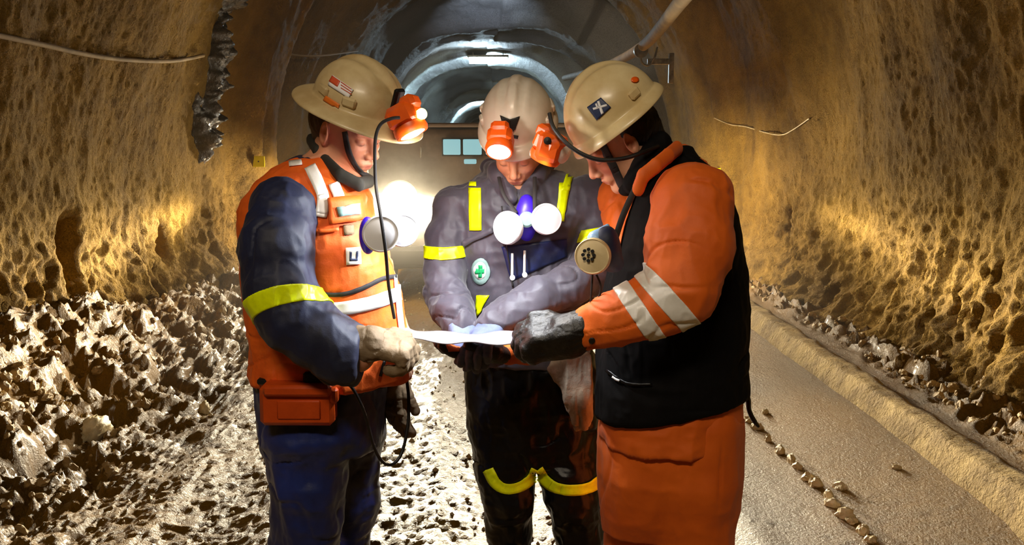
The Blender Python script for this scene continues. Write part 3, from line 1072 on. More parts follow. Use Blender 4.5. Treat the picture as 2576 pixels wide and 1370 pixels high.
M['gglove'] = mat('grey_blue_glove', '707c98', rough=0.8, col2='58648a', nscale=14, bump=0.4, bscale=120, bdist=0.002)
M['paper'] = mat('map_paper', '9c9698', rough=0.85, col2='847c84', nscale=18, bump=0.1, bscale=80)
M['filter'] = mat('white_filter', 'e6e6ea', rough=0.5)
M['filterc'] = mat('cream_filter', 'd8c498', rough=0.45, col2='c4ac7c', nscale=10)
M['violet'] = mat('violet_facepiece', '3a1ec8', rough=0.4)
M['skyblue'] = mat('pale_blue_facepiece', '8fb4e0', rough=0.4)
M['green'] = mat('green_badge', '0f9a5a', rough=0.6)
M['collar'] = mat('dark_collar', '26241e', rough=0.8, bump=0.3, bscale=200, bdist=0.001)
M['white'] = mat('white_badge', 'e4e4e6', rough=0.6)
M['badge_grey'] = mat('grey_badge', '7d9c98', rough=0.6)
M['red'] = mat('red_print', 'c8502c', rough=0.5)
M['blue_print'] = mat('dark_blue_print', '1e2c50', rough=0.5)
M['orange_sticker'] = mat('orange_sticker', 'd87020', rough=0.5)
M['boot'] = mat('rubber_boot', '241c14', rough=0.5, col2='16100c', nscale=9, bump=0.2, bscale=40)
M['rag'] = mat('pale_rag', 'b8a894', rough=0.85, col2='948470', nscale=15, bump=0.4, bscale=90)
M['battery'] = mat('orange_battery_case', 'c84a0c', rough=0.42, col2='b03e08', nscale=10, bump=0.15, bscale=50)

UP = np.array([0, 0, 1.0])

def folds(amp=0.006, sc=(9, 9, 6), fine=0.35, seed=0.0):
    def fn(V):
        q = V * np.array(sc) + seed
        q = q + 0.5 * np.stack([vnoise(V * 5 + seed), vnoise(V * 5 + 31 + seed), vnoise(V * 5 + 57 + seed)], 1)
        d = ridged(q, 2) * amp
        d += fine * amp * ridged(V * np.array([24, 24, 15]) + 3 + seed, 2)
        # sharp creases
        cr = vnoise(q * np.array([1.1, 1.1, 1.6]) + 40)
        d -= amp * 0.9 * np.exp(-(cr / 0.07) ** 2) * sstep(vnoise(V * 6 + 8 + seed), -0.15, 0.4)
        return d
    return fn

def rows(lst):
    out = []
    for (py, xl, xr, Y, ry) in lst:
        a, b = P(xl, py, Y), P(xr, py, Y)
        out.append((a[2], (a[0] + b[0]) / 2, Y, (b[0] - a[0]) / 2, ry))
    return out

def ch(lst, f=1.0):
    return [(P(x, y, Y), R(r, Y) * f) for (x, y, Y, r) in lst]

def shrink(rw, f):
    return [(z, x, y, a * f, b * f) for (z, x, y, a, b) in rw]

def head_prims(s, c, fr, sc=1.0):
    """c: middle of the head; fr: forward, left, up"""
    def W(p): return c + (np.array(p, float) * sc) @ fr
    s.ell(W((-0.012, 0, 0.03)), np.array((0.098, 0.076, 0.092)) * sc, fr, k=0.02)
    s.ell(W((0.028, 0, -0.035)), np.array((0.066, 0.060, 0.080)) * sc, fr, k=0.03)
    for sd in (-1, 1):
        s.cap(W((0.0, sd * 0.052, -0.07)), W((0.062, sd * 0.018, -0.104)), 0.018 * sc, 0.016 * sc, k=0.03)
        s.ell(W((0.066, sd * 0.034, -0.028)), np.array((0.02, 0.02, 0.018)) * sc, fr, k=0.02)
        s.cap(W((0.078, sd * 0.046, 0.020)), W((0.089, sd * 0.012, 0.016)), 0.010 * sc, k=0.014)
    s.ell(W((0.078, 0, -0.106)), np.array((0.017, 0.022, 0.017)) * sc, fr, k=0.02)
    for sd in (-1, 1):
        s.ell(W((0.095, sd * 0.032, -0.003)), np.array((0.014, 0.017, 0.011)) * sc, fr, k=0.014, op='s')
        s.ell(W((0.076, sd * 0.031, -0.004)), np.array((0.0145, 0.015, 0.0125)) * sc, fr, k=0.003)
    s.cap(W((0.090, 0, 0.004)), W((0.112, 0, -0.034)), 0.0085 * sc, 0.012 * sc, k=0.012)
    for sd in (-1, 1):
        s.ell(W((0.101, sd * 0.013, -0.041)), np.array((0.011, 0.0075, 0.008)) * sc, fr, k=0.006)
        s.ell(W((0.106, sd * 0.007, -0.049)), np.array((0.005, 0.0032, 0.004)) * sc, fr, k=0.003, op='s')
    s.ell(W((0.087, 0, -0.067)), np.array((0.014, 0.026, 0.014)) * sc, fr, k=0.014)
    s.cap(W((0.094, 0.018, -0.066)), W((0.098, 0, -0.0635)), 0.004 * sc, 0.0055 * sc, k=0.004)
    s.cap(W((0.094, -0.018, -0.066)), W((0.098, 0, -0.0635)), 0.004 * sc, 0.0055 * sc, k=0.004)
    s.cap(W((0.091, 0.014, -0.077)), W((0.091, -0.014, -0.077)), 0.0062 * sc, k=0.004)
    s.cap(W((0.103, 0.02, -0.0712)), W((0.103, -0.02, -0.0712)), 0.0028 * sc, k=0.003, op='s')
    for sd in (-1, 1):
        ef = frame(fr[0] * 0.9 - fr[1] * sd * -0.35, fr[2] + fr[0] * -0.2)
        s.ell(W((-0.006, sd * 0.080, -0.012)), np.array((0.019, 0.009, 0.033)) * sc, ef, k=0.006)
        s.ell(W((-0.002, sd * 0.090, -0.008)), np.array((0.011, 0.009, 0.021)) * sc, ef, k=0.004, op='s')
        s.ell(W((0.003, sd * 0.083, -0.014)), np.array((0.005, 0.006, 0.008)) * sc, ef, k=0.004)
    return W

def face_colors(c, fr, base='cf8f6e', sc=1.0):
    b = np.array(lin(base)[:3]); lip = np.array(lin('a8564a')[:3]); red = np.array(lin('d07a5c')[:3]); dk = np.array(lin('9a6a50')[:3])
    def fn(V):
        q = ((V - c) @ fr.T) / sc
        col = np.repeat(b[None], len(V), 0)
        def mixin(t, cc):
            nonlocal col
            col = col * (1 - t[:, None]) + cc * t[:, None]
        e = lambda ctr, r: np.clip(1.5 - 1.5 * np.sqrt((((q - np.array(ctr)) / np.array(r)) ** 2).sum(1)), 0, 1)
        mixin(0.6 * np.maximum(e((0.07, 0.04, -0.03), (0.03, 0.03, 0.03)), e((0.07, -0.04, -0.03), (0.03, 0.03, 0.03))), red)
        mixin(0.5 * e((0.11, 0, -0.035), (0.03, 0.02, 0.02)), red)
        mixin(0.9 * e((0.097, 0, -0.071), (0.02, 0.026, 0.012)), lip)
        for sd in (-1, 1):
            mixin(0.8 * e((0.09, sd * 0.03, 0.024), (0.03, 0.024, 0.008)), np.array(lin('3a2a20')[:3]))
            mixin(0.7 * e((0.09, sd * 0.031, -0.012), (0.03, 0.018, 0.004)), np.array(lin('4a2e24')[:3]))
            mixin(0.5 * e((-0.002, sd * 0.088, -0.012), (0.02, 0.02, 0.035)), red)
        mixin(np.clip(0.25 * sstep(-q[:, 2], 0.06, 0.12) * (q[:, 0] > 0.0), 0, 1), dk)
        n = fbm(V * 40, 2)[:, None]
        return np.clip(col * (1 + 0.07 * n), 0, 1)
    return fn

def helmet(parent, c, fr, m, ext=(0.050, 0.034, 0.034), size=1.0, three=True, H=0.122, slots=((0.045, 0.036), (-0.03, 0.05))):
    """c: middle of the brim plane. fr: forward, left, up. ext: brim width at front, side, back"""
    nA, V, F = 88, [], []
    prof_n = 22
    def rad(a, t):
        ca, sa = math.cos(a), math.sin(a)
        rf, rl = (0.134 if ca > 0 else 0.130), 0.110
        r0 = 1 / math.sqrt((ca / rf) ** 2 + (sa / rl) ** 2)
        return r0
    rings = []
    for k in range(prof_n + 1):           # crown
        th = (k / prof_n) * math.pi / 2
        rings.append(('c', math.sin(th) ** 0.92, H * math.cos(th) ** 0.88))
    for (t, z) in ((0.12, -0.002), (0.35, -0.004), (0.6, -0.008), (0.85, -0.014), (1.0, -0.020), (1.02, -0.026), (0.97, -0.0275), (0.7, -0.016), (0.35, -0.010), (0.0, -0.008)):
        rings.append(('b', t, z))
    for k in range(8, -1, -1):            # inside of the shell
        th = (k / 8) * math.pi / 2
        rings.append(('i', math.sin(th) ** 0.92 * 0.96, (H - 0.007) * math.cos(th) ** 0.88 - 0.006))
    for (kd, t, z) in rings:
        for i in range(nA):
            a = 2 * math.pi * i / nA
            ca, sa = math.cos(a), math.sin(a)
            r0 = rad(a, t)
            if kd in 'ci':
                r = r0 * t
                zz = z
                if kd == 'c':
                    lx, ly = r * ca, r * sa
                    env = np.clip(1.25 - t * 1.15, 0, 1)
                    rid = math.exp(-(ly / 0.017) ** 6) * 0.011
                    if three:
                        rid += 0.006 * math.exp(-((abs(ly) - 0.047) / 0.010) ** 4)
                    zz += rid * env
                    r *= 1 + 0.03 * max(0, t - 0.85) / 0.15
            else:
                w_ = (ext[0] * max(ca, 0) ** 2 + ext[2] * max(-ca, 0) ** 2 + ext[1] * sa * sa)
                r = r0 * 1.03 + w_ * t
                zz = z - 0.010 * max(ca, 0) ** 3 * t
            V.append(c + (np.array([r * ca, r * sa, zz]) * size) @ fr)
    nr = len(rings)
    F = []
    for k in range(nr - 1):
        for i in range(nA):
            F.append((k * nA + i, (k + 1) * nA + i, (k + 1) * nA + (i + 1) % nA, k * nA + (i + 1) % nA))
    V = np.array(V); Q = np.array(F)
    o = mesh_obj('hard_hat', V, Q, m, parent)
    KEEP[o.name] = (V, Q)
    md = o.modifiers.new('sub', 'SUBSURF'); md.levels = 1; md.render_levels = 1
    # the slots moulded into both sides of the crown
    for sd in (-1, 1):
        for fx, w_ in slots:
            mb = MB()
            q = c + (np.array([fx, sd * (0.104 if fx > 0 else 0.107), 0.026]) * size) @ fr
            mb.box(q, (w_ * size, 0.014 * size, 0.026 * size), frame(fr[0] - fr[1] * sd * 0.35 * np.sign(fx), fr[2]), bev=0.005)
            mb.build('accessory_slot', m, o)
    return o

def cap_lamp(hat, c, aim, up, body_m, lens_m, s=1.0, lens_r=0.026):
    f = frame(aim, up)
    mb = MB()
    mb.box(c - f[0] * 0.012 * s, (0.050 * s, 0.062 * s, 0.066 * s), f, bev=0.012 * s)
    mb.box(c - f[0] * 0.030 * s + f[2] * 0.022 * s, (0.03 * s, 0.045 * s, 0.035 * s), f, bev=0.008 * s)
    mb.lathe(c + f[0] * 0.008 * s, f[0], [(0.034 * s, 0), (0.036 * s, 0.012 * s), (0.033 * s, 0.02 * s), (0.029 * s, 0.02 * s)], n=28)
    o = mb.build('cap_lamp', body_m, hat)
    mb = MB()
    mb.lathe(c + f[0] * 0.024 * s, f[0], [(lens_r * s * 1.1, 0), (lens_r * s, 0.004 * s), (lens_r * 0.5 * s, 0.008 * s), (0, 0.009 * s)], n=24)
    mb.build('lamp_lens', lens_m, hat)
    return o

def hand(s, wrist, d, pn, th, L=1.0, curl=(0.35, 0.6, 0.5), spread=0.06, thumb=(0.5, 0.25), r=0.0115, k=0.006):
    """glove: d towards the fingertips, pn out of the palm, th towards the thumb's side"""
    d = np.array(d, float); d /= np.linalg.norm(d)
    pn = np.array(pn, float); pn -= (pn @ d) * d; pn /= np.linalg.norm(pn)
    sd = np.cross(d, pn); sd /= np.linalg.norm(sd)
    if sd @ np.array(th, float) < 0: sd = -sd
    w0 = np.array(wrist, float)
    fr = np.array([d, sd, pn])
    s.box(w0 + d * 0.052 * L, np.array((0.050, 0.043, 0.0165)) * L, fr, rd=0.015 * L, k=0.015)
    s.ell(w0 + d * 0.004 * L, np.array((0.035, 0.034, 0.024)) * L, fr, k=0.02)
    s.ell(w0 + d * 0.035 * L + sd * 0.028 * L + pn * 0.010 * L, np.array((0.036, 0.020, 0.018)) * L, fr, k=0.014)
    lens = [0.072, 0.081, 0.076, 0.060]
    offs = [0.032, 0.011, -0.011, -0.032]
    for i in range(4):
        base = w0 + d * (0.096 - 0.004 * abs(i - 1)) * L + sd * offs[i] * L
        ang = 0.0
        dirv = d + sd * spread * (1.5 - i)
        dirv /= np.linalg.norm(dirv)
        p = base
        rr = r * L * (1.05 if i < 3 else 0.92)
        for j, fr_ in enumerate((0.45, 0.30, 0.25)):
            c_ = curl[j] * (1 + 0.12 * (i - 1.5))
            ang += c_
            v = dirv * math.cos(ang) + pn * math.sin(ang)
            q = p + v * lens[i] * fr_ * L * 1.05
            s.cap(p, q, rr * (1.05 - 0.06 * j), rr * (0.99 - 0.06 * j), k=0.004 if j else 0.008)
            p = q
    tb = w0 + d * 0.022 * L + sd * 0.036 * L + pn * 0.006 * L
    t1 = d * (1 - thumb[0]) + sd * thumb[0] + pn * thumb[1]; t1 /= np.linalg.norm(t1)
    t2 = d * 1.0 + sd * 0.10 + pn * (thumb[1] + 0.25); t2 /= np.linalg.norm(t2)
    m1 = tb + t1 * 0.042 * L; m2 = m1 + t2 * 0.034 * L
    s.cap(tb, m1, 0.0155 * L, 0.0135 * L, k=0.012)
    s.cap(m1, m2, 0.0135 * L, 0.0115 * L, k=0.003)
    return s

def band(name, arm, a, b, Y, wd, m, parent, off=0.0035, disp=None, vox=0.0028, tilt=0.0):
    """reflective tape wrapped round a sleeve: a-b is the tape's centre line in the photo, wd its width"""
    a3, b3 = P(a[0], a[1], Y), P(b[0], b[1], Y)
    t = b3 - a3; t /= np.linalg.norm(t)
    n = np.cross(t, np.array([0, 1.0, tilt])); n /= np.linalg.norm(n)
    h = R(wd, Y) / 2
    c = (a3 + b3) / 2
    s = SDF(); s.offset(off, arm)
    s.plane(c + n * h, n, k=0.001); s.plane(c - n * h, -n, k=0.001)
    ext = np.linalg.norm(b3 - a3) * 0.5 + 0.12
    return sdf_obj(name, s, m, parent, vox=vox, disp=disp, lo=c - ext, hi=c + ext, nsrc=arm)

def filter_disc(parent, c, axis, r, m, depth=0.022, name='filter', n=40, sq=1.0):
    mb = MB()
    mb.lathe(c, axis, [(r * 0.55, -depth), (r * 0.93, -depth * 0.8), (r, -depth * 0.2), (r * 0.985, depth * 0.15), (r * 0.93, depth * 0.35), (r * 0.88, depth * 0.28), (r * 0.5, depth * 0.45), (0, depth * 0.5)], n=n, sq=sq)
    return mb.build(name, m, parent)

def boot(parent, foot, yaw, m, shaft_h=0.36, r=0.062):
    f = np.array([math.cos(yaw), math.sin(yaw), 0])
    s = SDF()
    x = np.array([foot[0], foot[1], 0.0])
    s.cap(x + UP * 0.10, x + UP * shaft_h, r * 0.95, r * 1.12, k=0.03)
    fr = frame(f, UP)
    s.ell(x + f * 0.02 + UP * 0.07, (0.075, 0.05, 0.065), fr, k=0.03)
    s.ell(x + f * 0.12 + UP * 0.055, (0.10, 0.052, 0.045), fr, k=0.04)
    s.box(x + f * 0.075 + UP * 0.02, (0.155, 0.052, 0.019), fr, rd=0.012, k=0.01)
    s.plane(x + UP * shaft_h, UP)
    s.plane(x, -UP)
    return sdf_obj('boot', s, m, parent, vox=0.008)

GZ = 0.0
# ------------------------------------------------------------------ LEFT WORKER
pl = empty('person', (P(760, 900, 2.3)[0], 2.3, 0), 'person in navy overalls and orange vest holding the paper with a tan glove', 'person')
fL = folds(0.0065, (8, 8, 6.5), 0.35, 1.0)
tL = rows([(398, 748, 862, 2.33, 0.085), (425, 690, 888, 2.33, 0.12), (455, 650, 905, 2.32, 0.145), (500, 620, 928, 2.30, 0.165), (560, 611, 940, 2.30, 0.175),
           (640, 616, 972, 2.30, 0.18), (720, 624, 1000, 2.30, 0.18), (800, 630, 1014, 2.30, 0.18), (870, 633, 1030, 2.30, 0.18), (948, 638, 1038, 2.30, 0.18)])
armL = [(712, 532, 2.14, 80), (695, 620, 2.07, 81), (702, 730, 2.04, 81), (740, 800, 2.03, 76), (800, 850, 2.03, 74), (862, 888, 2.04, 74), (900, 893, 2.04, 72)]
armL2 = [(850, 520, 2.50, 70), (900, 640, 2.56, 66), (930, 760, 2.58, 60), (980, 880, 2.50, 42), (992, 945, 2.46, 34)]
def leg_pts(lst): return ch(lst)
legL = [(770, 960, 2.28, 110), (775, 1080, 2.27, 104), (778, 1200, 2.27, 90), (775, 1300, 2.28, 86), (762, 1420, 2.30, 92), (752, 1560, 2.31, 88)]
legL2 = [(865, 960, 2.45, 96), (868, 1080, 2.45, 90), (872, 1180, 2.47, 84), (878, 1250, 2.48, 72), (882, 1290, 2.49, 52), (884, 1360, 2.50, 34), (886, 1450, 2.5, 33)]
hL_c = P(874, 322, 2.30)
upL = np.array([0.27, -0.26, 0.92]); fwL = np.array([0.86, -0.50, -0.42])
frL = frame(fwL, upL)
# body
s = SDF()
WL = head_prims(s, hL_c, frL)
s.cap(hL_c + np.array([-0.02, 0, -0.05]) @ frL, P(815, 450, 2.33), 0.058, 0.066, k=0.03)
s.loft(shrink(tL, 0.86), k=0.04)
s.chain(ch(armL, 0.62), k=0.03); s.chain(ch(armL2, 0.62), k=0.03)
s.chain(ch(legL, 0.62), k=0.03); s.chain(ch(legL2[:5], 0.62), k=0.03)
o_bl = sdf_obj('body', s, M['skin'], pl, vox=0.0036, colors=face_colors(hL_c, frL))
# short hair
s = SDF(); s.ell(hL_c + np.array([-0.030, 0, 0.018]) @ frL, (0.086, 0.080, 0.084), frL, k=0.02)
s.cap(hL_c + np.array([-0.062, 0, -0.01]) @ frL, hL_c + np.array([-0.066, 0, -0.05]) @ frL, 0.046, 0.036, k=0.03)
for sd in (-1, 1): s.ell(hL_c + np.array([0.032, 0.09 * sd, -0.03]) @ frL, (0.055, 0.05, 0.06), frL, op='s', k=0.01)
s.ell(hL_c + np.array([0.09, 0, -0.03]) @ frL, (0.075, 0.1, 0.08), frL, op='s', k=0.01)
sdf_obj('hair', s, M['hair_g'], pl, vox=0.0035, disp=folds(0.002, (60, 60, 20), 0.5, 5))
# jacket
jk = SDF(); jk.loft(shrink(tL, 0.88), k=0.04, ex=2.3)
arm_s = SDF().chain(ch(armL), k=0.03)
arm_s.plane(P(908, 880, 2.04), (1, 0, -0.12), k=0.01)
jk2 = SDF(); jk2.offset(0.0, arm_s); jk2.lo, jk2.hi = arm_s.lo, arm_s.hi
o_sl = sdf_obj('sleeve', jk2, M['navy'], pl, vox=0.0045, disp=fL)
jk.chain(ch(armL2), k=0.03); jk.plane(P(992, 925, 2.47), (0, 0, -1), k=0.01)
# standing collar
cs = SDF()
for (a, b) in (((783, 352, 2.36), (800, 382, 2.27)), ((796, 376, 2.38), (818, 404, 2.25)), ((818, 404, 2.25), (856, 440, 2.20)), ((856, 440, 2.20), (902, 464, 2.20)), ((902, 464, 2.20), (930, 455, 2.30)), ((796, 376, 2.38), (850, 395, 2.46))):
    cs.cap(P(*a), P(*b), R(13, 2.3), k=0.002, sc=(1.0, 0.6, 1.3))
sdf_obj('collar', cs, M['collar'], pl, vox=0.004)
sdf_obj('jacket', jk, M['navy'], pl, vox=0.006, disp=fL)
band('reflective_band', arm_s, (628, 800), (786, 752), 2.04, 44, M['lime'], pl, disp=fL, tilt=-0.5)
# vest
vs = SDF(); vs.loft(tL, k=0.02, ex=2.4)
vs.plane(P(800, 944, 2.3), (0, 0, -1), k=0.01)
vs.cap(P(862, 395, 2.20), P(885, 350, 2.20), 0.045, 0.06, op='s', k=0.02)
o_v = sdf_obj('vest', vs, M['vest_o'], pl, vox=0.005, disp=folds(0.005, (7, 7, 9), 0.4, 4.0))
bv = bvh_of(o_v)
for nm, path, wd, m_ in (('silver_strip', [(780, 420), (800, 462), (812, 500), (806, 545)], 30, 'silver'),
                         ('silver_strip', [(838, 462), (852, 500), (848, 520)], 26, 'silver'),
                         ('silver_strip', [(688, 418), (712, 409)], 12, 'silver'), ('silver_strip', [(728, 414), (760, 410)], 13, 'silver'),
                         ('silver_strip', [(783, 772), (850, 776), (930, 762), (1003, 738)], 34, 'silver'),
                         ('black_belt', [(783, 738), (860, 739), (915, 722), (962, 700), (1002, 694)], 11, 'strap'),
                         ('zip_flap', [(985, 545), (992, 640), (1000, 760), (1010, 850), (1018, 930)], 14, 'silver'),
                         ('hem_cord', [(966, 905), (955, 945)], 7, 'black')):
    decal(nm, bv, strip_quads(path, wd), M[m_], pl, off=0.004)
def px_box(a, b, c, d): return [((a, b), (c, b), (c, d), (a, d))]
decal('radio_pocket', bv, [((822, 505), (900, 498), (908, 556), (826, 562))], M['vest_o'], pl, off=0.012, thick=0.012)
decal('radio_face', bv, [((842, 522), (888, 517), (890, 543), (846, 548))], M['badge_grey'], pl, off=0.021, thick=0.006)
decal('tag_patch', bv, [((862, 566), (886, 564), (888, 590), (864, 592))], M['tan'], pl, off=0.005)
decal('sleeve_patch', bv, [((868, 624), (904, 622), (906, 664), (870, 666))], M['silver'], pl, off=0.005)
decal('patch_print', bv, [((877, 632), (882, 632), (882, 654), (877, 654)), ((893, 632), (898, 632), (898, 654), (893, 654)), ((877, 650), (898, 650), (898, 656), (877, 656))], M['blue_print'], pl, off=0.0075, thick=0.001, sub=4)
decal('pocket_flap', bv, [((800, 575), (850, 572), (852, 582), (801, 586))], M['vest_o'], pl, off=0.007, thick=0.005)
# trousers
tr = SDF()
tr.loft(rows([(905, 650, 1000, 2.33, 0.15), (960, 652, 962, 2.33, 0.165), (1060, 664, 956, 2.33, 0.17), (1110, 672, 955, 2.34, 0.15)]), k=0.03, ex=2.3)
tr.chain(ch(legL), k=0.035); tr.chain(ch(legL2), k=0.03)
tr.plane(P(760, 1520, 2.3), (0, 0, -1))
sdf_obj('trousers', tr, M['navy2'], pl, vox=0.0065, disp=folds(0.008, (7, 7, 5), 0.35, 7.0))
lg2 = SDF().chain(ch(legL2), k=0.03)
band('reflective_band', lg2, (850, 1326), (925, 1328), 2.5, 36, M['lime'], pl, off=0.006)
def foot_of(lst): 
    q = P(lst[-1][0], lst[-1][1], lst[-1][2]); return (q[0], q[1])
boot(pl, foot_of(legL), -0.7, M['boot'], 0.34, 0.066); boot(pl, foot_of(legL2), -0.5, M['boot'], 0.34, 0.052)
# gloves
g = SDF()
hand(g, P(915, 862, 2.04), (1.0, 0.10, -0.16), (0.12, 0.40, -0.9), (0, 1, 0.3), L=1.12, curl=(1.15, 0.9, 0.55), thumb=(0.25, -0.1), r=0.0135, spread=0.02)
g.cap(P(905, 866, 2.04), P(935, 862, 2.04), R(48, 2.04), R(42, 2.04), k=0.02)
g.plane(P(897, 870, 2.04), (-1, 0, 0))
gd = folds(0.003, (22, 22, 22), 0.3, 2)
sdf_obj('glove', g, M['tan'], pl, vox=0.003, disp=gd)
g = SDF()
hand(g, P(992, 958, 2.44), (0.03, -0.05, -1.0), (0.6, 0.7, 0), (1, -0.5, 0), L=1.0, curl=(0.2, 0.35, 0.3), thumb=(0.3, 0.2), r=0.0125)
g.cap(P(992, 930, 2.44), P(992, 965, 2.44), R(36, 2.44), R(33, 2.44), k=0.02)
sdf_obj('glove', g, M['tan'], pl, vox=0.003, disp=gd)
# hard hat
hL = P(903, 258, 2.27)
hat = helmet(pl, hL, frL, M['helm'], ext=(0.062, 0.050, 0.055), size=0.98, H=0.116, slots=((0.055, 0.04), (-0.035, 0.045)))
bvh_ = bvh_of(hat)
decal('flag_sticker', bvh_, [((838, 190), (890, 226), (878, 247), (827, 214))], M['white'], hat, off=0.0035, thick=0.001, sub=6)
decal('sticker_print', bvh_, [((838, 192), (858, 206), (851, 220), (830, 206))] + [((860 + 0 * i, 207 + 7 * i), (886, 225 + 6 * i), (885, 227 + 6 * i), (859, 209 + 7 * i)) for i in range(3)], M['red'], hat, off=0.0045, thick=0.0008, sub=5)
decal('side_label', bvh_, [((822, 240), (856, 262), (852, 276), (815, 252))], M['orange_sticker'], hat, off=0.0035, thick=0.001, sub=6)
aimL = np.array([0.42, -0.12, -0.90])
lc = P(1024, 306, 2.13)
cap_lamp(hat, lc, aimL, UP, M['lamp_o'], M['lens_on'], s=1.25)
mb = MB(); mb.lathe(P(1062, 286, 2.10), (0.5, -0.8, 0.1), [(0.013, -0.01), (0.014, 0), (0.008, 0.006), (0, 0.008)], n=16); mb.build('side_light', M['lens_y'], hat)
mb = MB(); mb.box(P(1000, 252, 2.17), (0.016, 0.035, 0.06), frL, bev=0.005); mb.build('lamp_bracket', M['black'], hat)
mb = MB(); mb.tube([P(1005, 296, 2.07), P(985, 298, 2.06), P(958, 312, 2.06), P(945, 345, 2.06), P(943, 400, 2.06), P(946, 470, 2.07), P(958, 545, 1.965), P(970, 630, 1.965), P(978, 720, 2.06), P(992, 800, 2.10)], 0.0042, n=8)
mb.build('lamp_cable', M['strap'], pl)
# chin strap
decal('chin_strap', bvh_of(o_bl), strip_quads([(868, 330), (874, 362), (884, 395), (898, 420), (918, 440), (935, 448)], 13), M['strap'], pl, off=0.004, sub=5)
# respirator hanging on the chest
rs = empty('tmp', (0, 0, 0), 'x', 'x'); bpy.data.objects.remove(rs)
s = SDF(); cR = P(985, 560, 2.06)
s.ell(P(985, 588, 2.10), (0.02, 0.02, 0.025), k=0.02); s.cap(P(945, 580, 2.08), P(1015, 575, 2.14), 0.018, k=0.02); s.ell(P(925, 592, 2.09), (0.022, 0.02, 0.048), k=0.01)
ro = sdf_obj('respirator', s, M['violet'], pl, vox=0.004)
filter_disc(ro, P(958, 588, 2.02), (0.25, -1, 0.1), R(47, 2.02), M['filter'])
filter_disc(ro, P(1012, 580, 2.10), (0.35, -0.95, 0.05), R(42, 2.1), M['filter'])
# battery on the belt with its cable
bt = MB(); fb = frame((1, 0.05, -0.02), UP)
bt.box(P(752, 1012, 2.13), (R(190, 2.13), 0.07, R(108, 2.13)), fb, bev=0.012)
bo = bt.build('battery', M['battery'], pl)
bt = MB(); bt.box(P(752, 975, 2.11), (R(172, 2.13), 0.07, R(30, 2.13)), fb, bev=0.008); bt.box(P(752, 1030, 2.095), (R(110, 2.13), 0.01, R(50, 2.13)), fb, bev=0.003)
bt.box(P(842, 990, 2.12), (R(22, 2.13), 0.05, R(40, 2.13)), fb, bev=0.006)
bt.build('case_lid', M['battery'], bo)
bt = MB(); bt.box(P(760, 955, 2.17), (R(225, 2.13), 0.05, R(16, 2.13)), fb, bev=0.004); bt.box(P(800, 945, 2.13), (R(70, 2.13), 0.05, R(30, 2.13)), fb, bev=0.006); bt.build('belt', M['black'], pl)
mb = MB(); mb.tube([P(845, 962, 2.10), P(878, 966, 2.08), P(905, 1010, 2.08), P(925, 1065, 2.09), P(940, 1120, 2.11), P(960, 1158, 2.14), P(985, 1168, 2.16), P(1010, 1140, 2.18), P(1026, 1070, 2.2), P(1028, 1000, 2.22), P(1022, 948, 2.24)], 0.0045, n=8)
mb.build('battery_cable', M['black'], pl)

# ------------------------------------------------------------------ MIDDLE WORKER
pc = empty('person', (P(1320, 900, 2.75)[0], 2.75, 0), 'person facing us with bowed head, charcoal jacket with lime stripes and white hard hat', 'person')
fC = folds(0.007, (8, 8, 7), 0.35, 20.0)
tC = rows([(418, 1252, 1350, 2.74, 0.08), (445, 1195, 1425, 2.74, 0.11), (470, 1160, 1470, 2.74, 0.13), (510, 1140, 1500, 2.73, 0.14), (580, 1136, 1500, 2.73, 0.15),
           (700, 1150, 1490, 2.73, 0.15), (820, 1170, 1480, 2.74, 0.15), (905, 1180, 1482, 2.75, 0.15)])
armC = [(1142, 524, 2.70, 50), (1124, 600, 2.66, 46), (1118, 680, 2.62, 46), (1122, 735, 2.58, 48), (1142, 785, 2.50, 47), (1158, 820, 2.45, 40)]
armC2 = [(1480, 506, 2.70, 60), (1503, 600, 2.66, 52), (1492, 680, 2.58, 52), (1430, 722, 2.50, 48), (1350, 752, 2.46, 46), (1280, 790, 2.43, 44), (1236, 822, 2.42, 38)]
legC = [(1270, 940, 2.76, 90), (1268, 1060, 2.76, 80), (1272, 1180, 2.74, 70), (1280, 1240, 2.73, 64), (1283, 1330, 2.75, 54), (1284, 1450, 2.76, 52), (1284, 1560, 2.76, 50)]
legC2 = [(1415, 940, 2.76, 86), (1425, 1060, 2.76, 80), (1434, 1180, 2.74, 80), (1440, 1240, 2.73, 74), (1455, 1330, 2.75, 58), (1458, 1450, 2.76, 54), (1458, 1560, 2.76, 50)]
hC_c = P(1300, 364, 2.62)
upC = np.array([-0.10, -0.62, 0.78]); fwC = np.array([-0.12, -0.78, -0.62])
frC = frame(fwC, upC)
s = SDF()
head_prims(s, hC_c, frC)
s.cap(hC_c + np.array([-0.03, 0, -0.04]) @ frC, P(1302, 480, 2.74), 0.055, 0.066, k=0.03)
s.loft(shrink(tC, 0.86), k=0.04)
for a_ in (armC, armC2, legC, legC2): s.chain(ch(a_, 0.62), k=0.03)
sdf_obj('body', s, M['skin'], pc, vox=0.0036, colors=face_colors(hC_c, frC, 'd6946e'))
jk = SDF(); jk.loft(tC, k=0.04, ex=2.3)
a1 = SDF().chain(ch(armC), k=0.03); a2 = SDF().chain(ch(armC2), k=0.03)
jk.chain(ch(armC), k=0.025); jk.chain(ch(armC2), k=0.025)
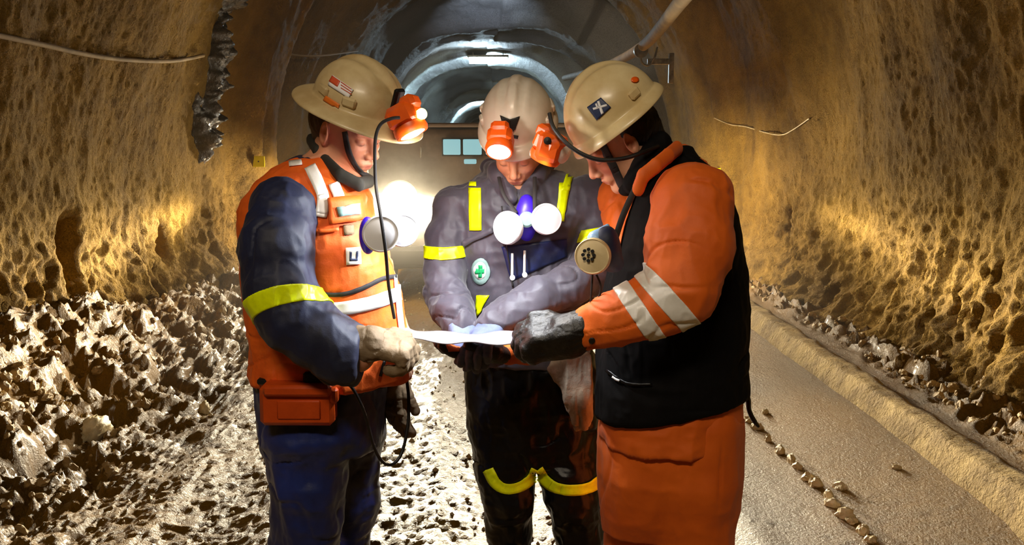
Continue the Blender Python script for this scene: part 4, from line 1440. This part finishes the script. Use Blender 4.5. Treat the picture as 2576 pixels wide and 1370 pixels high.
# shirt collar with its open V
jk.cap(P(1250, 432, 2.66), P(1286, 500, 2.58), R(20, 2.6), R(14, 2.6), k=0.015)
jk.cap(P(1352, 432, 2.66), P(1322, 500, 2.58), R(20, 2.6), R(14, 2.6), k=0.015)
jk.cap(P(1236, 420, 2.76), P(1365, 416, 2.76), R(24, 2.7), k=0.015)
jk.cap(P(1238, 424, 2.72), P(1255, 440, 2.64), R(20, 2.7), k=0.015); jk.cap(P(1366, 420, 2.72), P(1350, 440, 2.64), R(20, 2.7), k=0.015)
jk.plane(P(1300, 905, 2.7), (0, 0, -1))
o_j = sdf_obj('jacket', jk, M['charcoal'], pc, vox=0.005, disp=fC)
bv = bvh_of(o_j)
decal('lime_stripe', bv, [((1180, 473), (1211, 473), (1212, 579), (1181, 579))], M['lime'], pc, off=0.004)
decal('lime_stripe', bv, [((1181, 459), (1199, 459), (1199, 469), (1181, 469))], M['lime'], pc, off=0.004, sub=5)
decal('lime_stripe', bv, [((1423, 440), (1442, 438), (1432, 480), (1408, 486)), ((1406, 462), (1434, 462), (1418, 556), (1398, 556))], M['lime'], pc, off=0.004)
decal('lime_panel', bv, [((1200, 742), (1232, 742), (1207, 788), (1196, 797))], M['lime'], pc, off=0.004)
band('reflective_band', a1, (1074, 630), (1182, 628), 2.66, 30, M['lime'], pc, disp=fC)
band('reflective_band', a2, (1440, 594), (1560, 574), 2.66, 32, M['lime'], pc, disp=fC)
# round first-aid style badge: a green cross on a white disc in a grey-green ring
def ellipse_quads(cx_, cy_, rx_, ry_, n=20, inner=0.0):
    out = []
    for i in range(n):
        a, b = 2 * math.pi * i / n, 2 * math.pi * (i + 1) / n
        pa = (cx_ + rx_ * math.cos(a), cy_ + ry_ * math.sin(a)); pb = (cx_ + rx_ * math.cos(b), cy_ + ry_ * math.sin(b))
        qa = (cx_ + inner * rx_ * math.cos(a), cy_ + inner * ry_ * math.sin(a)); qb = (cx_ + inner * rx_ * math.cos(b), cy_ + inner * ry_ * math.sin(b))
        out.append((qa, qb, pb, pa))
    return out
bo = decal('badge', bv, ellipse_quads(1210, 682, 23, 34), M['badge_grey'], pc, off=0.004, sub=12)
decal('badge_disc', bv, ellipse_quads(1210, 680, 16, 24), M['white'], bo, off=0.006, sub=12, thick=0.001)
decal('badge_cross', bv, [((1205, 664), (1215, 664), (1215, 697), (1205, 697)), ((1198, 674), (1222, 674), (1222, 687), (1198, 687))], M['green'], bo, off=0.0078, sub=6, thick=0.001)
decal('shirt_front', bv, [((1262, 620), (1425, 600), (1425, 645), (1285, 708))], M['navy2'], pc, off=0.003)
decal('zip', bv, strip_quads([(1262, 520), (1275, 620), (1290, 720)], 4), M['strap'], pc, off=0.005, sub=6)
decal('pocket_flap', bv, [((1160, 606), (1238, 572), (1242, 584), (1164, 622))], M['charcoal'], pc, off=0.008, thick=0.006)
# trousers
tr = SDF()
tr.loft(rows([(880, 1182, 1480, 2.76, 0.145), (930, 1178, 1496, 2.76, 0.15), (1020, 1184, 1500, 2.76, 0.15), (1100, 1196, 1505, 2.76, 0.13), (1160, 1206, 1508, 2.76, 0.10)]), k=0.03, ex=2.5)
tr.chain(ch(legC), k=0.03); tr.chain(ch(legC2), k=0.012)
tr.ell(P(1348, 1290, 2.72), (0.012, 0.3, 0.11), op='s', k=0.02)
o_t = sdf_obj('trousers', tr, M['blackoil'], pc, vox=0.0055, disp=folds(0.009, (7, 7, 5.5), 0.35, 33.0))
tr.plane(P(1300, 1500, 2.7), (0, 0, -1))
bv = bvh_of(o_t)
decal('knee_band', bv, strip_quads([(1229, 1180), (1246, 1212), (1272, 1228), (1304, 1224), (1334, 1205), (1349, 1180)], 27), M['lime'], pc, off=0.004, sub=7)
decal('knee_band', bv, strip_quads([(1353, 1180), (1374, 1208), (1402, 1226), (1444, 1231), (1484, 1224), (1510, 1206)], 28), M['lime'], pc, off=0.004, sub=7)
boot(pc, foot_of(legC), -1.7, M['boot'], 0.39, 0.068); boot(pc, foot_of(legC2), -1.4, M['boot'], 0.39, 0.072)
# belt battery and rag
mb = MB(); mb.box(P(1330, 898, 2.60), (R(320, 2.6), 0.03, R(14, 2.6)), bev=0.004); mb.build('belt', M['black'], pc)
s = SDF(); s.loft([(P(0, y_, 2.55)[2], P(x_, y_, 2.55)[0], 2.56, R(w_, 2.55), 0.03) for (x_, y_, w_) in ((1440, 895, 44), (1436, 930, 56), (1448, 980, 40), (1462, 1040, 28), (1466, 1075, 18))], ex=2.2)
sdf_obj('rag', s, M['rag'], pc, vox=0.004, disp=folds(0.008, (30, 20, 5), 0.3, 41))
# gloves
g = SDF(); hand(g, P(1160, 818, 2.45), (0.25, -0.75, -0.35), (0, -0.2, -1), (1, 0, 0), L=0.98, curl=(0.25, 0.4, 0.4), thumb=(0.4, 0.1))
sdf_obj('glove', g, M['gglove'], pc, vox=0.003, disp=gd)
g = SDF(); hand(g, P(1240, 820, 2.41), (-0.35, -0.75, -0.30), (0, -0.2, -1), (-1, 0, 0), L=0.98, curl=(0.25, 0.4, 0.4), thumb=(0.4, 0.1))
sdf_obj('glove', g, M['gglove'], pc, vox=0.003, disp=gd)
# hard hat
hC = P(1302, 296, 2.60)
hat = helmet(pc, hC, frC, M['helmw'], ext=(0.036, 0.014, 0.018), size=0.97)
bvh_ = bvh_of(hat)
decal('black_emblem', bvh_, [((1259, 290), (1283, 300), (1283, 322), (1268, 320)), ((1283, 300), (1307, 292), (1296, 326), (1283, 322)), ((1268, 318), (1296, 324), (1290, 332), (1272, 330))], M['black'], hat, off=0.004, thick=0.001, sub=4)
decal('emblem_dot', bvh_, [((1292, 338), (1304, 340), (1302, 348), (1291, 346))], M['black'], hat, off=0.004, thick=0.001, sub=4)
cap_lamp(hat, P(1258, 360, 2.41), (-0.10, -0.62, -0.78), UP, M['lamp_o'], M['lens_on'], s=1.15, lens_r=0.029)
# respirator
s = SDF(); s.ell(P(1325, 548, 2.54), (0.036, 0.03, 0.062), k=0.02); s.cap(P(1290, 565, 2.53), P(1362, 552, 2.53), 0.018, k=0.02); s.cap(P(1325, 505, 2.56), P(1325, 590, 2.56), 0.02, k=0.02)
ro = sdf_obj('respirator', s, M['violet'], pc, vox=0.004)
filter_disc(ro, P(1276, 573, 2.50), (-0.6, -0.8, 0.0), R(43, 2.5), M['filter'])
filter_disc(ro, P(1375, 551, 2.49), (0.25, -1, 0.05), R(40, 2.5), M['filter'])
mb = MB(); mb.lathe(P(1325, 552, 2.505), (0, -1, 0.1), [(0.022, -0.01), (0.024, 0.006), (0.018, 0.012), (0, 0.013)], n=24); mb.build('valve', M['badge_grey'], ro)
mb = MB(); mb.tube([P(1255, 445, 2.58), P(1268, 490, 2.53), P(1300, 535, 2.51)], 0.006, n=8, flat=0.4); mb.tube([P(1345, 445, 2.58), P(1345, 490, 2.53), P(1345, 530, 2.51)], 0.006, n=8, flat=0.4)
mb.build('neck_strap', M['strap'], ro)
mb = MB()
for (x_, y_) in ((1289, 697), (1320, 690)):
    mb.tube([P(x_, y_ - 60, 2.55), P(x_ - 1, y_, 2.53)], 0.004, n=6); mb.lathe(P(x_, y_, 2.52), (0, -1, 0), [(0.008, 0), (0.008, 0.01), (0, 0.012)], n=12)
mb.build('strap_end', M['silver'], ro)

# ------------------------------------------------------------------ RIGHT WORKER
pr = empty('person', (P(1690, 900, 2.3)[0], 2.3, 0), 'person in orange coverall and black vest holding the paper with black gloves', 'person')
fR = folds(0.0065, (7, 7, 7), 0.3, 50.0)
tR = rows([(372, 1655, 1735, 2.34, 0.08), (396, 1640, 1752, 2.33, 0.11), (425, 1622, 1785, 2.32, 0.14), (470, 1602, 1815, 2.31, 0.165), (540, 1575, 1842, 2.30, 0.18), (640, 1550, 1861, 2.30, 0.18),
           (720, 1530, 1868, 2.30, 0.18), (800, 1512, 1871, 2.30, 0.18), (900, 1505, 1873, 2.30, 0.18), (1000, 1503, 1872, 2.30, 0.18), (1100, 1502, 1866, 2.30, 0.18)])
armR = [(1740, 506, 2.10, 97), (1732, 625, 2.05, 97), (1712, 728, 2.02, 82), (1650, 772, 2.02, 72), (1590, 790, 2.03, 64), (1535, 806, 2.04, 56), (1482, 822, 2.05, 50)]
armR2 = [(1572, 505, 2.64, 66), (1600, 640, 2.50, 50), (1565, 775, 2.42, 42), (1460, 846, 2.37, 28), (1330, 882, 2.36, 25), (1285, 888, 2.37, 24)]
legR = [(1750, 1060, 2.26, 112), (1750, 1200, 2.26, 100), (1745, 1370, 2.28, 92), (1735, 1560, 2.3, 84)]
legR2 = [(1610, 1060, 2.38, 104), (1608, 1200, 2.38, 98), (1612, 1370, 2.4, 92), (1612, 1560, 2.4, 80)]
hR_c = P(1554, 350, 2.30)
upR = np.array([-0.62, -0.16, 0.77]); fwR = np.array([-0.76, -0.10, -0.62])
frR = frame(fwR, upR)
s = SDF()
head_prims(s, hR_c, frR)
s.cap(hR_c + np.array([-0.035, 0, -0.05]) @ frR, P(1660, 460, 2.34), 0.056, 0.066, k=0.03)
s.loft(shrink(tR, 0.86), k=0.04)
for a_ in (armR, armR2, legR, legR2): s.chain(ch(a_, 0.62), k=0.03)
o_br = sdf_obj('body', s, M['skin'], pr, vox=0.0036, colors=face_colors(hR_c, frR, 'd39a78'))
# hair
s = SDF(); s.ell(hR_c + np.array([-0.030, 0, 0.022]) @ frR, (0.092, 0.084, 0.088), frR, k=0.02)
s.cap(hR_c + np.array([-0.07, 0, -0.01]) @ frR, hR_c + np.array([-0.075, 0, -0.06]) @ frR, 0.05, 0.04, k=0.03)
s.ell(hR_c + np.array([0.035, 0.09, -0.02]) @ frR, (0.05, 0.05, 0.055), frR, op='s', k=0.01)
s.ell(hR_c + np.array([0.035, -0.09, -0.02]) @ frR, (0.05, 0.05, 0.055), frR, op='s', k=0.01)
s.ell(hR_c + np.array([0.09, 0, -0.03]) @ frR, (0.07, 0.1, 0.075), frR, op='s', k=0.01)
sdf_obj('hair', s, M['hair'], pr, vox=0.0035, disp=folds(0.003, (60, 60, 20), 0.5, 5))
# coverall top
jk = SDF(); jk.loft(shrink(tR, 0.93), k=0.04, ex=2.2)
jk.chain(ch(armR2), k=0.03)
# orange stand collar
cs = SDF()
for (a, b) in (((1702, 374, 2.20), (1680, 392, 2.13)), ((1680, 392, 2.13), (1648, 418, 2.09)), ((1648, 418, 2.09), (1618, 442, 2.08)), ((1702, 374, 2.20), (1690, 385, 2.44)), ((1618, 442, 2.08), (1606, 474, 2.09))):
    cs.cap(P(*a), P(*b), R(15, 2.25), k=0.002, sc=(1.0, 0.6, 1.25))
sdf_obj('collar', cs, M['orange'], pr, vox=0.004)
jk.plane(P(1255, 892, 2.37), (-1, 0, 0.1), k=0.004)
sdf_obj('coverall_top', jk, M['orange'], pr, vox=0.0055, disp=fR)
arm_s = SDF().chain(ch(armR), k=0.035)
arm_s.plane(P(1448, 830, 2.05), (-0.95, 0, -0.25), k=0.008)
a_ = SDF(); a_.offset(0.0, arm_s); a_.lo, a_.hi = arm_s.lo, arm_s.hi
o_s = sdf_obj('sleeve', a_, M['orange'], pr, vox=0.0045, disp=fR)
band('reflective_band', arm_s, (1614, 683), (1730, 812), 2.04, 50, M['silver'], pr, disp=fR)
band('reflective_band', arm_s, (1565, 725), (1652, 850), 2.04, 42, M['silver'], pr, disp=fR)
bv = bvh_of(o_s)
decal('snap_button', bv, ellipse_quads(1490, 855, 8, 8, 12), M['black'], pr, off=0.003, sub=10)
# black neck scarf
s = SDF()
for (a, b, ra) in (((1655, 360, 2.28), (1618, 420, 2.20), 26), ((1618, 420, 2.20), (1592, 458, 2.2), 22), ((1592, 458, 2.2), (1575, 475, 2.26), 16), ((1655, 360, 2.28), (1672, 380, 2.40), 26), ((1610, 380, 2.34), (1650, 440, 2.34), 40)):
    s.cap(P(*a), P(*b), R(ra, 2.25), k=0.02)
sdf_obj('neck_scarf', s, M['vest_b'], pr, vox=0.004, disp=folds(0.004, (14, 14, 10), 0.3, 9))
# vest
vs = SDF(); vs.loft(tR, k=0.02, ex=2.5)
vs.plane(P(1502, 1095, 2.12), np.array([0.17, -0.05, -0.98]), k=0.01)
vs.cap(P(1630, 380, 2.2), P(1655, 330, 2.2), 0.05, 0.06, op='s', k=0.02)
o_v = sdf_obj('vest', vs, M['vest_b'], pr, vox=0.005, disp=folds(0.006, (7, 7, 8), 0.35, 60.0))
bv = bvh_of(o_v)
decal('orange_placket', bv, strip_quads([(1612, 452), (1590, 500), (1566, 570), (1552, 640)], 16), M['orange'], pr, off=0.005, sub=7)
decal('pocket_welt', bv, strip_quads([(1530, 930), (1580, 962), (1640, 966)], 7), M['blackoil'], pr, off=0.006, sub=7, thick=0.005)
decal('zip_pull', bv, strip_quads([(1545, 945), (1562, 957)], 5), M['silver'], pr, off=0.009, sub=4)
# trousers
tr = SDF()
tr.loft(rows([(1040, 1520, 1862, 2.32, 0.16), (1090, 1510, 1864, 2.32, 0.165), (1180, 1508, 1862, 2.32, 0.16), (1280, 1512, 1850, 2.33, 0.13), (1330, 1518, 1840, 2.33, 0.10)]), k=0.03, ex=2.5)
tr.chain(ch(legR), k=0.03); tr.chain(ch(legR2), k=0.02)
tr.plane(P(1700, 1540, 2.3), (0, 0, -1))
sdf_obj('coverall_trousers', tr, M['orange'], pr, vox=0.0065, disp=folds(0.0045, (8, 8, 2.5), 0.3, 70.0))
boot(pr, foot_of(legR), math.pi + 0.3, M['boot'], 0.34, 0.066); boot(pr, foot_of(legR2), math.pi + 0.2, M['boot'], 0.34, 0.066)
# strap end hanging behind
mb = MB(); mb.tube([P(1862, 990, 2.3), P(1880, 1000, 2.3), P(1884, 1030, 2.3), P(1897, 1058, 2.3), P(1908, 1072, 2.3)], [0.014, 0.016, 0.013, 0.014, 0.008], n=10, flat=0.5); mb.build('hanging_strap', M['black'], pr)
mb = MB(); mb.tube([P(1820, 458, 2.3), P(1836, 462, 2.3)], [0.010, 0.009], n=10); mb.build('strap_toggle', M['black'], pr)
# gloves
g = SDF()
hand(g, P(1445, 828, 2.05), (-1.0, 0.10, -0.10), (-0.1, 0.45, -0.9), (0, 1, 0.2), L=1.12, curl=(0.55, 0.75, 0.6), thumb=(0.2, -0.25), r=0.0128)
g.cap(P(1468, 824, 2.05), P(1420, 838, 2.05), R(46, 2.05), R(44, 2.05), k=0.02)
g.cap(P(1440, 858, 2.06), P(1350, 876, 2.06), R(42, 2.05), R(34, 2.05), k=0.02)
sdf_obj('glove', g, M['bglove'], pr, vox=0.003, disp=folds(0.0022, (24, 24, 24), 0.4, 3))
g = SDF()
hand(g, P(1262, 890, 2.36), (-1.0, 0.02, 0.02), (0, 0.2, 1.0), (0, -1, 0), L=1.05, curl=(0.1, 0.3, 0.3), thumb=(0.35, 0.1), r=0.0125)
og = sdf_obj('glove', g, M['bglove'], pr, vox=0.003, disp=folds(0.0022, (24, 24, 24), 0.4, 3))
decal('glove_patch', bvh_of(og), [((1122, 868), (1160, 868), (1158, 884), (1128, 884))], M['orange'], og, off=0.003, sub=5)
# hard hat
hR = P(1543, 283, 2.28)
hat = helmet(pr, hR, frR, M['helmr'], ext=(0.018, 0.030, 0.014), size=0.98, H=0.130, slots=((-0.05, 0.034),))
bvh_ = bvh_of(hat)
decal('blue_label', bvh_, [((1478, 270), (1512, 246), (1537, 270), (1502, 302))], M['blue_print'], hat, off=0.0035, thick=0.001, sub=5)
decal('label_figure', bvh_, [((1503, 256), (1508, 254), (1519, 284), (1513, 288)), ((1492, 272), (1526, 262), (1528, 267), (1494, 277)), ((1498, 262), (1502, 260), (1506, 270), (1502, 272))], M['white'], hat, off=0.0045, thick=0.0008, sub=4)
decal('orange_dot', bvh_, ellipse_quads(1596, 202, 10, 7, 10), M['lamp_o'], hat, off=0.0035, thick=0.001, sub=10)
lc = P(1380, 374, 2.20)
cap_lamp(hat, lc, (-0.35, 0.25, -0.85), (0, 0, 1), M['lamp_o'], M['lens_on'], s=1.2)
mb = MB(); mb.box(P(1380, 372, 2.17), (R(60, 2.17), 0.03, R(68, 2.17)), frame((1, 0, -0.25), (0.25, 0, 1)), bev=0.010); mb.build('lamp_housing', M['lamp_o'], hat)
mb = MB(); mb.lathe(P(1377, 354, 2.155), (0, -1, 0), [(0.009, 0), (0.010, 0.008), (0, 0.010)], n=16); mb.build('lamp_switch', M['black'], hat)
mb = MB(); mb.lathe(P(1420, 388, 2.19), (0.6, -0.5, -0.3), [(0.02, -0.015), (0.026, 0), (0.02, 0.004), (0, 0.006)], n=20); mb.build('reflector', M['silver'], hat)
mb = MB(); mb.tube([P(1382, 285, 2.17), P(1392, 320, 2.15), P(1420, 355, 2.13), P(1460, 385, 2.12), P(1510, 402, 2.12), P(1570, 398, 2.13), P(1620, 382, 2.15), P(1655, 368, 2.22)], 0.0055, n=8)
mb.build('lamp_cable', M['black'], pr)
decal('chin_strap', bvh_of(o_br), strip_quads([(1500, 335), (1520, 372), (1540, 412), (1558, 448), (1574, 482)], 20), M['strap'], pr, off=0.004, sub=5)
# respirator hanging under the chin
s = SDF(); s.ell(P(1528, 625, 2.06), (0.03, 0.04, 0.055), k=0.02); s.cap(P(1520, 600, 2.05), P(1545, 660, 2.08), 0.025, k=0.02)
ro = sdf_obj('respirator', s, M['navy'], pr, vox=0.004)
s = SDF(); s.cap(P(1500, 600, 2.05), P(1528, 568, 2.06), 0.022, 0.006, k=0.01); s.cap(P(1500, 600, 2.05), P(1540, 605, 2.05), 0.016, 0.012, k=0.01)
sdf_obj('facepiece_rim', s, M['skyblue'], ro, vox=0.003)
fa = np.array([-0.35, -1, 0.05]); fa /= np.linalg.norm(fa)
filter_disc(ro, P(1491, 644, 2.00), fa, R(47, 2.0), M['filterc'], depth=0.026)
mb = MB(); cg = P(1480, 641, 1.985)
ux = np.cross(UP, fa); ux /= np.linalg.norm(ux); uz = np.cross(fa, ux)
for i in range(8):
    a = 2 * math.pi * i / 8
    mb.lathe(cg + 0.0135 * (math.cos(a) * ux + math.sin(a) * uz), fa, [(0.0042, -0.004), (0.0042, 0.0016), (0, 0.0016)], n=8)
mb.lathe(cg, fa, [(0.004, -0.004), (0.004, 0.0016), (0, 0.0016)], n=8)
mb.build('grille', M['black'], ro)
mb = MB(); mb.tube([P(1490, 690, 2.03), P(1488, 735, 2.03), P(1486, 772, 2.04)], 0.003, n=6); mb.tube([P(1500, 690, 2.03), P(1512, 725, 2.03), P(1500, 765, 2.04)], 0.003, n=6)
mb.build('strap_end', M['strap'], ro)
mb = MB(); mb.tube([P(1548, 600, 2.07), P(1568, 540, 2.07), P(1600, 470, 2.10)], 0.008, n=8, flat=0.4)
mb.build('neck_strap', M['strap'], ro)

# ------------------------------------------------------------------ the paper they hold
nx_, ny_ = 60, 10
V = []
for j in range(ny_ + 1):
    v = j / ny_
    for i in range(nx_ + 1):
        u = i / nx_
        px = 1010 + (1395 - 1010) * u
        fy = np.interp(px, [1010, 1045, 1130, 1220, 1290, 1330, 1365, 1395], [842, 852, 859, 862, 860, 850, 832, 812])
        Yf = 2.10 + 0.0 * u
        p = P(px, fy, 2.13)
        p2 = P(px, fy - 24 + 3 * math.sin(u * 5), 2.13)
        q = p + np.array([0, 0.19, 0]) * v
        # the sheet lies level but slopes a little away, so that its top shows as a narrow band
        target = P(px, fy - 25 + 2 * math.sin(u * 6), 2.32)
        q = p * (1 - v) + target * v
        q[2] += 0.004 * math.sin(u * 17 + v * 3) - 0.006 * math.sin(v * math.pi)
        V.append(q)
F = [(j * (nx_ + 1) + i, j * (nx_ + 1) + i + 1, (j + 1) * (nx_ + 1) + i + 1, (j + 1) * (nx_ + 1) + i) for j in range(ny_) for i in range(nx_)]
o = mesh_obj('paper_map', np.array(V), np.array(F), M['paper'])
md = o.modifiers.new('thickness', 'SOLIDIFY'); md.thickness = 0.004
tag(o, 'folded pale paper sheet held level between the gloves of the workers', 'map')

# ------------------------------------------------------------------ beams of the cap lamps
def aimed(name, a, b, e, col, spot, size=0.03):
    light('SPOT', name, a, e, col, target=tuple(b), spot=spot, size=size, blend=0.8)
for a_, b_, e_ in ((P(1255, 388, 2.30), P(1190, 820, 2.3), 22), (P(1050, 348, 2.05), P(1230, 800, 2.35), 17), (P(1385, 420, 2.14), P(1010, 700, 2.0), 46)):
    aimed('cap_lamp_beam', a_, b_, e_, (0.80, 0.89, 1.0), 95)
    aimed('cap_lamp_spill', a_, b_, 9, (1.0, 0.93, 0.84), 178)
